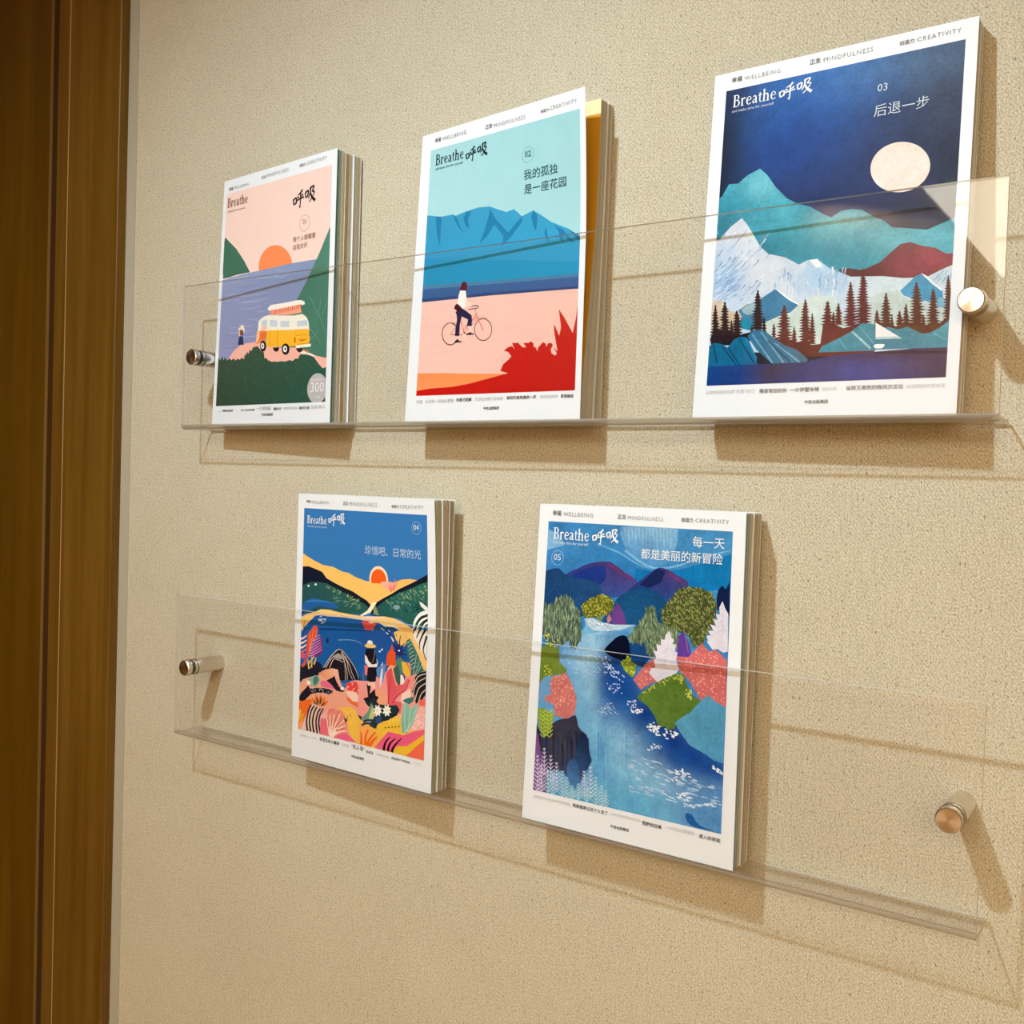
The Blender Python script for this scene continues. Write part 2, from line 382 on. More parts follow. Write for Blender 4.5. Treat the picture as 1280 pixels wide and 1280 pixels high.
# ------------------------------------------------------------------ printed artwork of the five covers
# shapes in tenths of a millimetre on the 170 x 240 mm cover, painted in order
ART = {}
ART[1] = [
('P','246 214 198 244 210 196 247 212 196 244 208 194','46 132 1634 132 1634 2206 46 2206'),
('P','255 140 86','1125 970 1124 1001 1116 1031 1103 1058 1085 1083 1061 1104 1033 1121 1000 1134 965 1143 928 1146 889 1145 849 1138 810 1127 772 1111 737 1091 705 1067 677 1040 654 1010 636 978 625 945 619 912 620 880 628 849 641 820 661 795 686 773 716 756 749 743 786 735 825 733 864 735 904 743 943 755 980 772 1015 793 1046 818 1072 845 1094 875 1110 906 1121 938'),
('P','150 162 196 128 142 172 150 148 190 140 142 186','-2 976 485 948 1110 932 1537 936 1576 2031 15 1966 -2 976'),
('K','136 138 180','583 1182 699 1191 812 1182',7,4),
('K','174 176 204','688 1483 750 1490 810 1480',7,4),
('K','168 178 210','873 1031 966 1040 1057 1032',7,4),
('K','140 150 190','547 1656 707 1661 862 1646',7,4),
('K','140 150 190','673 1121 871 1132 1062 1121',7,4),
('K','136 138 180','795 1063 944 1074 1090 1065',7,4),
('K','168 178 210','33 1182 247 1194 453 1181',7,4),
('K','168 178 210','512 1626 723 1631 926 1613',7,4),
('K','168 178 210','148 1665 227 1670 303 1660',7,4),
('K','140 150 190','350 1476 492 1482 630 1470',7,4),
('K','174 176 204','388 1284 544 1293 695 1281',7,4),
('K','168 178 210','205 1501 412 1508 611 1492',7,4),
('K','136 138 180','260 1539 460 1545 653 1530',7,4),
('K','174 176 204','330 1431 395 1438 457 1429',7,4),
('K','174 176 204','477 1623 555 1629 631 1619',7,4),
('K','136 138 180','646 1032 705 1040 764 1032',7,4),
('K','168 178 210','388 1552 593 1558 791 1542',7,4),
('K','174 176 204','585 1771 803 1774 1013 1754',6,4),
('K','136 138 180','85 1194 249 1204 409 1193',7,4),
('K','168 178 210','198 973 327 984 452 976',7,4),
('K','174 176 204','193 1451 255 1457 316 1448',7,4),
('K','174 176 204','379 1670 597 1675 807 1656',7,4),
('K','136 138 180','448 1697 579 1702 707 1688',7,4),
('K','136 138 180','702 1418 852 1425 998 1413',7,4),
('K','174 176 204','680 1447 887 1455 1088 1439',7,4),
('K','174 176 204','481 1390 657 1398 828 1384',7,4),
('K','174 176 204','325 1157 551 1169 769 1157',7,4),
('K','168 178 210','604 1411 657 1418 710 1409',7,4),
('K','174 176 204','630 1329 685 1336 739 1328',7,4),
('K','140 150 190','695 1493 756 1499 815 1490',7,4),
('K','136 138 180','525 1489 692 1496 855 1482',7,4),
('K','136 138 180','757 1290 931 1299 1099 1287',7,4),
('K','136 138 180','45 949 225 962 400 953',7,4),
('K','140 150 190','319 1742 451 1747 580 1733',7,4),
('K','174 176 204','369 1450 485 1457 599 1445',7,4),
('K','168 178 210','403 1226 560 1235 713 1224',7,4),
('K','174 176 204','411 1217 599 1227 780 1215',7,4),
('K','168 178 210','598 1012 776 1025 948 1015',7,4),
('K','174 176 204','245 1209 442 1220 633 1208',7,4),
('K','174 176 204','202 1146 335 1156 464 1146',7,4),
('K','136 138 180','140 1518 253 1525 362 1513',7,4),
('K','140 150 190','884 1287 1006 1295 1125 1284',6,4),
('K','140 150 190','224 1651 338 1656 448 1644',7,4),
('K','174 176 204','127 1128 279 1138 426 1128',7,4),
('K','140 150 190','297 1110 494 1122 685 1111',7,4),
('K','140 150 190','871 1527 977 1533 1081 1521',6,4),
('K','136 138 180','308 1067 503 1079 691 1068',7,4),
('K','136 138 180','376 1190 503 1199 626 1189',7,4),
('P','62 106 84 84 128 104 70 116 92 64 108 88','54 554 251 692 388 825 489 944 289 946 62 963 17 770'),
('P','70 110 92 86 134 116 80 130 108 66 118 96','1638 662 1562 780 1497 885 1416 998 1312 1140 1162 1318 1058 1472 1097 1913 1705 1943 1666 666'),
('K','104 150 128','1380 1258 1451 1354 1479 1446',9,4),
('K','104 150 128','1535 1292 1515 1410 1452 1523',9,4),
('K','104 150 128','1477 1377 1571 1517 1622 1652',9,4),
('K','104 150 128','1360 1516 1477 1608 1549 1696',9,4),
('K','104 150 128','1555 1433 1603 1358 1610 1280',9,4),
('K','104 150 128','1426 1639 1491 1599 1514 1557',9,4),
('P','250 186 166','187 1769 295 1676 413 1621 620 1614 956 1687 1244 1705 1493 1793 1665 1827 1668 1936 1408 1928 605 1889 194 1848'),
('P','62 82 62 50 92 72 50 72 56 38 82 68','-4 1759 58 1736 78 1763 102 1722 132 1761 157 1731 187 1766 230 1746 258 1768 292 1749 320 1774 358 1758 390 1770 424 1751 456 1771 464 1718 483 1734 497 1699 521 1721 539 1681 566 1698 581 1668 614 1660 656 1657 710 1702 753 1720 765 1776 798 1778 825 1805 848 1791 869 1814 915 1805 956 1822 1012 1810 1061 1825 1123 1808 1171 1824 1217 1802 1249 1808 1270 1775 1324 1754 1401 1778 1471 1807 1533 1868 1587 1909 1623 1901 1668 1927 1680 2295 42 2257'),
('S','64 104 84 78 112 90 44 78 62 90 116 96','34 1777 729 1733 801 1828 1188 1839 1403 1812 1617 1938 1626 2201 71 2175',260,2.2,0.5,80,40,'l',1),
('P','218 120 70','1404 1759 1402 1764 1397 1769 1378 1775 1365 1777 1336 1776 1308 1771 1297 1767 1288 1762 1282 1757 1280 1752 1282 1746 1287 1742 1295 1738 1306 1735 1334 1733 1363 1736 1388 1744 1402 1754'),
('P','240 236 222','1277 1751 1323 1739 1370 1757 1478 1788 1471 1802 1355 1771 1293 1767'),
('P','44 56 96','365 1544 422 1548 442 1631 347 1625'),
('P','140 76 52','360 1480 420 1485 428 1540 372 1536'),
('P','240 226 212','383 1450 421 1448 447 1487 432 1517 417 1487 368 1483 356 1514 345 1469'),
('P','248 232 210','429 1454 426 1460 419 1464 408 1465 396 1463 386 1459 382 1456 379 1450 381 1444 389 1440 400 1439 412 1441 422 1445 428 1451'),
('P','246 206 180','350 1485 364 1486 379 1545 362 1544'),
('P','38 28 30','884 1683 979 1689 965 1719 931 1726 900 1712'),
('P','38 28 30','1213 1710 1313 1717 1296 1745 1263 1752 1234 1736'),
('P','246 240 222','653 1428 683 1405 733 1384 804 1377 987 1396 1165 1411 1290 1406 1349 1441 1379 1486 1391 1560 1383 1577 793 1528 649 1517'),
('P','255 186 50','793 1518 1074 1536 1381 1547 1392 1584 1392 1692 1159 1689 823 1676 771 1657 785 1565'),
('P','250 140 66','643 1517 711 1515 785 1524 785 1596 727 1611 677 1632 620 1632 632 1579'),
('P','236 120 60','691 1533 778 1533 779 1589 681 1608'),
('P','255 200 150','638 1516 675 1519 674 1588 645 1618 623 1623'),
('P','250 240 226','1207 1686 1420 1682 1418 1708 1218 1708'),
('P','250 170 90','1389 1608 1408 1621 1405 1657 1391 1668'),
('P','196 208 218 206 216 222 214 220 222 200 210 220','704 1423 781 1416 782 1476 698 1483'),
('P','196 208 218 206 216 222 214 220 222 200 210 220','826 1426 934 1433 938 1495 830 1490'),
('P','196 208 218 206 216 222 214 220 222 200 210 220','980 1448 1109 1455 1109 1509 983 1503'),
('P','196 208 218 206 216 222 214 220 222 200 210 220','1221 1464 1359 1466 1369 1516 1220 1518'),
('P','246 196 172','708 1471 779 1470 781 1520 690 1517'),
('P','252 244 228','780 1326 799 1298 839 1285 1001 1284 1216 1276 1275 1283 1314 1300 1317 1322 1286 1327 1257 1317 1141 1328 983 1336 822 1338'),
('P','250 172 136','820 1336 983 1335 1141 1326 1257 1318 1275 1392 1145 1400 987 1393 825 1376'),
('P','244 132 96','837 1333 852 1332 855 1378 840 1377'),
('P','236 104 72','868 1331 883 1331 885 1377 870 1375'),
('P','236 104 72','898 1330 913 1330 916 1375 900 1374'),
('P','244 132 96','928 1329 943 1329 946 1373 930 1372'),
('P','236 104 72','958 1328 973 1328 975 1372 960 1371'),
('P','236 104 72','988 1327 1003 1326 1005 1370 990 1369'),
('P','244 132 96','1018 1326 1033 1325 1035 1369 1020 1367'),
('P','236 104 72','1047 1325 1062 1324 1065 1367 1050 1366'),
('P','236 104 72','1077 1324 1092 1323 1094 1366 1079 1364'),
('P','244 132 96','1107 1322 1121 1322 1123 1364 1109 1363'),
('P','236 104 72','1136 1321 1151 1321 1153 1362 1138 1361'),
('P','236 104 72','1165 1320 1180 1320 1182 1361 1167 1360'),
('P','244 132 96','1194 1319 1209 1319 1211 1359 1196 1358'),
('P','236 104 72','1223 1318 1238 1318 1240 1358 1225 1357'),
('P','236 104 72','1252 1317 1267 1316 1268 1356 1254 1355'),
('K','206 140 40','940 1529 948 1675',6,6),
('K','206 140 40','1201 1564 1212 1595',5,5),
('K','206 140 40','1212 1595 1374 1598',5,5),
('K','206 140 40','1238 1633 1366 1636',5,5),
('K','206 140 40','1240 1676 1378 1676',5,5),
('K','206 140 40','825 1542 832 1661',6,6),
('P','90 50 30','1189 1612 1204 1613 1204 1661 1193 1660'),
('K','170 90 40','1267 1644 1338 1643',8,8),
('P','34 26 28','785 1664 784 1676 781 1687 775 1697 768 1705 758 1710 748 1712 736 1711 725 1708 715 1701 706 1693 699 1682 692 1658 693 1646 696 1634 702 1624 710 1617 719 1612 730 1609 741 1610 752 1614 762 1620 771 1629 778 1640 783 1651'),
('P','250 246 240','754 1661 754 1667 750 1679 746 1683 741 1686 729 1687 718 1681 710 1671 707 1664 706 1658 708 1645 711 1639 715 1635 720 1632 731 1631 737 1633 747 1641 751 1647 753 1654'),
('P','40 34 40','742 1660 740 1669 737 1672 734 1673 726 1668 723 1659 726 1648 728 1646 733 1646 739 1651 741 1657'),
('P','34 26 28','1125 1713 1124 1726 1120 1737 1113 1747 1103 1755 1092 1760 1079 1762 1065 1761 1052 1757 1040 1751 1029 1742 1021 1731 1015 1719 1013 1706 1014 1694 1018 1682 1025 1672 1035 1664 1047 1659 1060 1657 1073 1658 1086 1662 1099 1668 1109 1677 1117 1688 1123 1700'),
('P','250 246 240','1090 1710 1090 1717 1088 1723 1079 1733 1073 1736 1066 1737 1052 1734 1046 1731 1040 1726 1033 1713 1032 1706 1035 1693 1038 1687 1049 1680 1063 1679 1076 1685 1082 1690 1089 1703'),
('P','40 34 40','1074 1709 1072 1718 1065 1722 1060 1721 1055 1717 1052 1704 1054 1698 1061 1694 1066 1695 1071 1699 1074 1705'),
('P','250 186 166','759 1735 797 1768 832 1795 866 1814 1092 1819 1202 1801 1270 1766 1230 1748 1152 1751 761 1720'),
('P','34 26 28','1125 1713 1124 1726 1120 1737 1113 1747 1103 1755 1092 1760 1079 1762 1065 1761 1052 1757 1040 1751 1029 1742 1021 1731 1015 1719 1013 1706 1014 1694 1018 1682 1025 1672 1035 1664 1047 1659 1060 1657 1073 1658 1086 1662 1099 1668 1109 1677 1117 1688 1123 1700'),
('P','250 246 240','1090 1710 1090 1717 1088 1723 1079 1733 1073 1736 1066 1737 1052 1734 1046 1731 1040 1726 1033 1713 1032 1706 1035 1693 1038 1687 1049 1680 1063 1679 1076 1685 1082 1690 1089 1703'),
('P','40 34 40','1074 1709 1072 1718 1065 1722 1060 1721 1055 1717 1052 1704 1054 1698 1061 1694 1066 1695 1071 1699 1074 1705'),
('P','38 28 30','884 1683 979 1689 965 1719 931 1726 900 1712'),
('P','38 28 30','1213 1710 1313 1717 1296 1745 1263 1752 1234 1736'),
('P','190 186 184','1657 2084 1654 2113 1644 2142 1628 2167 1607 2188 1581 2204 1553 2214 1523 2218 1493 2214 1465 2204 1440 2188 1419 2167 1403 2142 1393 2113 1389 2084 1393 2054 1403 2026 1419 2000 1440 1979 1465 1963 1493 1953 1523 1950 1553 1953 1581 1963 1607 1979 1628 2000 1644 2026 1654 2054'),
('T','自我探索练习',1439,2023,1613,'240 232 232',1),
('T','300',1437,2116,1614,'246 238 238',0),
('T','个问题',1493,2172,1566,'236 230 230',0),
('L',2,1097,433,1417,'30 24 24'),
('K','176 150 138','1348 591 1346 607 1341 622 1332 636 1321 647 1307 656 1292 661 1276 663 1260 661 1245 656 1231 647 1220 636 1211 622 1206 607 1204 591 1206 575 1211 560 1220 546 1231 535 1245 526 1260 521 1276 519 1292 521 1307 526 1321 535 1332 546 1341 560 1346 575 1348 591',5,5),
('T','01',1248,599,1303,'176 150 138',0),
('T','每个人都需要',1121,743,1437,'150 120 112',0),
('T','自我关怀',1127,816,1330,'160 130 120',0),
('L',1,72,269,403,'120 60 52'),
('T','and make time for yourself',81,319,358,'128 84 78',0),
('T','幸福 ·',82,108,170,'120 117 112',1),
('T','WELLBEING',170,104,405,'160 157 152',0),
('T','正念 ·',611,83,690,'120 117 112',1),
('T','MINDFULNESS',690,79,1016,'160 157 152',0),
('T','创造力 ·',1175,75,1282,'120 117 112',1),
('T','CREATIVITY',1282,73,1561,'160 157 152',0),
('T','停止内耗',88,2266,141,'170 166 160',0),
('T','睡眠如何治愈你',159,2265,326,'90 86 82',1),
('T','慢下来 与自己好好相处',446,2264,657,'80 76 72',1),
('T','一日 断舍离',681,2262,886,'176 172 166',0),
('T','重新认识',929,2265,1040,'90 86 82',1),
('T','与焦虑和平共处',1069,2264,1263,'180 176 170',0),
('T','拥抱不完美',1286,2266,1429,'100 96 92',1),
('T','生活小练习',1452,2265,1628,'180 176 170',0),
('T','中信出版集团',759,2316,921,'70 66 62',1),
]
ART[2] = [
('P','166 212 214 160 208 210 172 214 216 164 210 212','104 142 1650 142 1650 2178 104 2178'),
('P','60 148 186 64 160 196 36 142 190 40 148 194','81 676 262 714 391 715 426 730 534 710 665 698 786 709 874 746 953 776 1029 765 1107 830 1216 801 1283 841 1391 913 1538 978 1634 1037 1707 1091 1718 1617 62 1469'),
('P','40 122 164','205 704 271 715 267 823 267 955 231 868 214 777'),
('P','40 122 164','391 715 440 750 490 845 529 875 486 857 440 800'),
('P','40 122 164','535 716 593 719 556 781 580 853 533 821 508 761'),
('P','40 122 164','787 724 847 816 977 937 1107 830 1109 870 1009 971 909 1041 932 960 837 856 778 925 687 995 733 894 768 803'),
('P','40 122 164','1216 801 1257 848 1247 961 1226 935 1196 849'),
('P','40 122 164','1336 941 1369 1050 1354 1054 1324 984'),
('P','40 122 164','1413 936 1497 983 1608 1099 1554 1069 1498 1011 1503 1078 1472 1057 1457 993'),
('P','40 122 164','1538 984 1620 1029 1687 1088 1634 1075'),
('P','40 142 186 40 142 186 30 140 180 30 150 190','-15 1020 1691 1242 1694 1391 11 1300'),
('P','74 126 160','7 1259 843 1294 1692 1321 1693 1359 845 1327 11 1300'),
('P','56 96 146 66 98 150 50 88 138 60 92 142','10 1291 845 1322 1693 1346 1695 1444 21 1406'),
('P','48 72 118','18 1375 848 1387 1694 1417 1695 1444 21 1406'),
('P','244 196 180 240 190 172 244 196 178 242 192 176','21 1402 850 1410 1695 1433 1712 2249 79 2218'),
('K','238 190 172','104 1542 858 1559 1672 1567',7,3),
('K','238 190 172','111 1615 862 1627 1673 1630',6,3),
('K','238 190 172','117 1688 866 1695 1675 1692',6,3),
('K','238 190 172','124 1761 870 1762 1676 1754',6,3),
('K','238 190 172','130 1832 874 1829 1677 1816',6,3),
('K','238 190 172','137 1904 878 1896 1679 1877',6,3),
('P','246 140 76 246 150 90 250 156 98 246 140 76','58 1990 414 2002 733 2019 1040 2032 891 2126 75 2171'),
('P','206 26 18 196 44 32 200 22 14 186 34 26','80 2139 241 2122 488 2114 661 2094 1032 2027 958 2007 982 1956 1048 1911 1011 1905 1052 1907 1057 1897 1024 1862 982 1852 1022 1827 1062 1819 1088 1847 1058 1797 1115 1796 1159 1833 1195 1838 1169 1804 1186 1801 1215 1805 1235 1793 1261 1808 1265 1837 1286 1843 1301 1874 1307 1844 1347 1807 1374 1817 1382 1844 1395 1818 1421 1814 1440 1832 1423 1867 1431 1894 1465 1914 1478 1896 1445 1848 1484 1881 1446 1727 1445 1676 1494 1767 1508 1705 1482 1569 1536 1639 1614 1755 1635 1658 1648 1565 1663 1650 1667 2189 94 2195'),
('K','60 34 40','517 1692 515 1718 505 1742 487 1760 465 1771 439 1774 412 1768 388 1754 367 1733 353 1707 346 1679 348 1652 359 1628 376 1610 399 1599 426 1596 452 1603 477 1617 497 1638 511 1664 517 1692',8,8),
('K','60 34 40','855 1680 852 1706 841 1729 824 1746 801 1757 774 1759 748 1753 723 1739 702 1719 688 1694 682 1667 685 1640 696 1617 714 1599 737 1589 764 1587 791 1593 816 1608 836 1628 849 1653 855 1680',7,7),
('K','214 96 84','405 1596 467 1600 502 1618',5,5),
('K','214 96 84','700 1586 751 1573 804 1589',4,4),
('K','214 96 84','433 1691 569 1700 581 1682',7,7),
('K','214 96 84','433 1688 515 1609 541 1597 575 1686',5,5),
('K','214 96 84','534 1582 578 1682',6,6),
('K','214 96 84','580 1662 691 1547',7,7),
('K','214 96 84','584 1636 705 1567',6,6),
('K','214 96 84','682 1507 698 1557 771 1681',7,7),
('K','214 96 84','600 1669 650 1629 713 1577',5,5),
('K','60 34 40','606 1505 642 1500 681 1500 707 1493 703 1480 667 1477 640 1479',7,7),
('P','250 214 200','599 1702 598 1712 592 1719 588 1722 584 1723 575 1721 567 1714 562 1705 561 1700 565 1685 572 1680 577 1679 586 1681 590 1684 596 1692 598 1697'),
('P','214 96 84','595 1688 590 1696 580 1697 574 1695 568 1688 568 1683 573 1677 582 1676 591 1680 594 1685'),
('P','250 210 190','519 1706 532 1707 524 1731 515 1740 509 1725'),
('P','30 24 30','479 1757 491 1743 510 1739 514 1728 525 1745 563 1755 553 1760 513 1759 489 1763'),
('P','250 210 190','614 1631 641 1633 653 1668 641 1691 627 1680'),
('P','30 24 30','595 1695 628 1690 641 1681 651 1694 681 1699 672 1707 603 1705'),
('P','42 38 70','476 1512 533 1484 589 1513 645 1552 652 1591 651 1637 601 1633 611 1583 545 1553 529 1610 528 1709 482 1704 485 1641 496 1578 490 1539'),
('P','70 26 32','483 1445 504 1454 543 1475 547 1490 522 1515 498 1510 458 1482 467 1458'),
('P','244 240 230','513 1342 571 1348 592 1450 603 1461 574 1483 547 1490 490 1443 499 1382'),
('P','248 214 196','570 1424 639 1455 673 1468 633 1466 574 1483'),
('P','96 30 42','520 1300 532 1277 552 1272 575 1284 584 1312 582 1351 506 1338'),
('L',1,170,278,488,'20 44 56'),
('L',2,507,313,742,'20 40 50'),
('T','and make time for yourself',173,318,482,'50 80 92',0),
('K','110 160 168','1212 375 1210 388 1206 400 1199 410 1190 419 1180 426 1168 430 1156 431 1143 430 1131 426 1121 419 1112 410 1105 400 1101 388 1100 375 1101 363 1105 351 1112 340 1121 332 1131 325 1143 321 1156 319 1168 321 1180 325 1190 332 1199 340 1206 351 1210 363 1212 375',4,4),
('T','02',1129,392,1189,'40 88 100',0),
('T','我的孤独',1122,562,1443,'40 84 98',0),
('T','是一座花园',1126,670,1523,'40 84 98',0),
('T','幸福 ·',149,87,238,'120 117 112',1),
('T','WELLBEING',238,88,508,'160 157 152',0),
('T','正念 ·',717,98,810,'120 117 112',1),
('T','MINDFULNESS',810,104,1132,'160 157 152',0),
('T','创造力 ·',1281,98,1372,'120 117 112',1),
('T','CREATIVITY',1372,95,1623,'160 157 152',0),
('T','珍惜、从未有一刻如此重要',112,2241,505,'190 187 182',0),
('T','与自己和解',532,2236,688,'60 56 54',1),
('T','无法在失眠下找到我',724,2234,996,'192 188 184',0),
('T','如何开启完美的一天',1031,2232,1308,'64 60 58',1),
('T','如何告别焦虑',1342,2229,1501,'190 186 182',0),
('T','享受独处',1528,2231,1642,'40 38 36',1),
('T','中信出版集团',812,2306,960,'50 48 46',1),
]
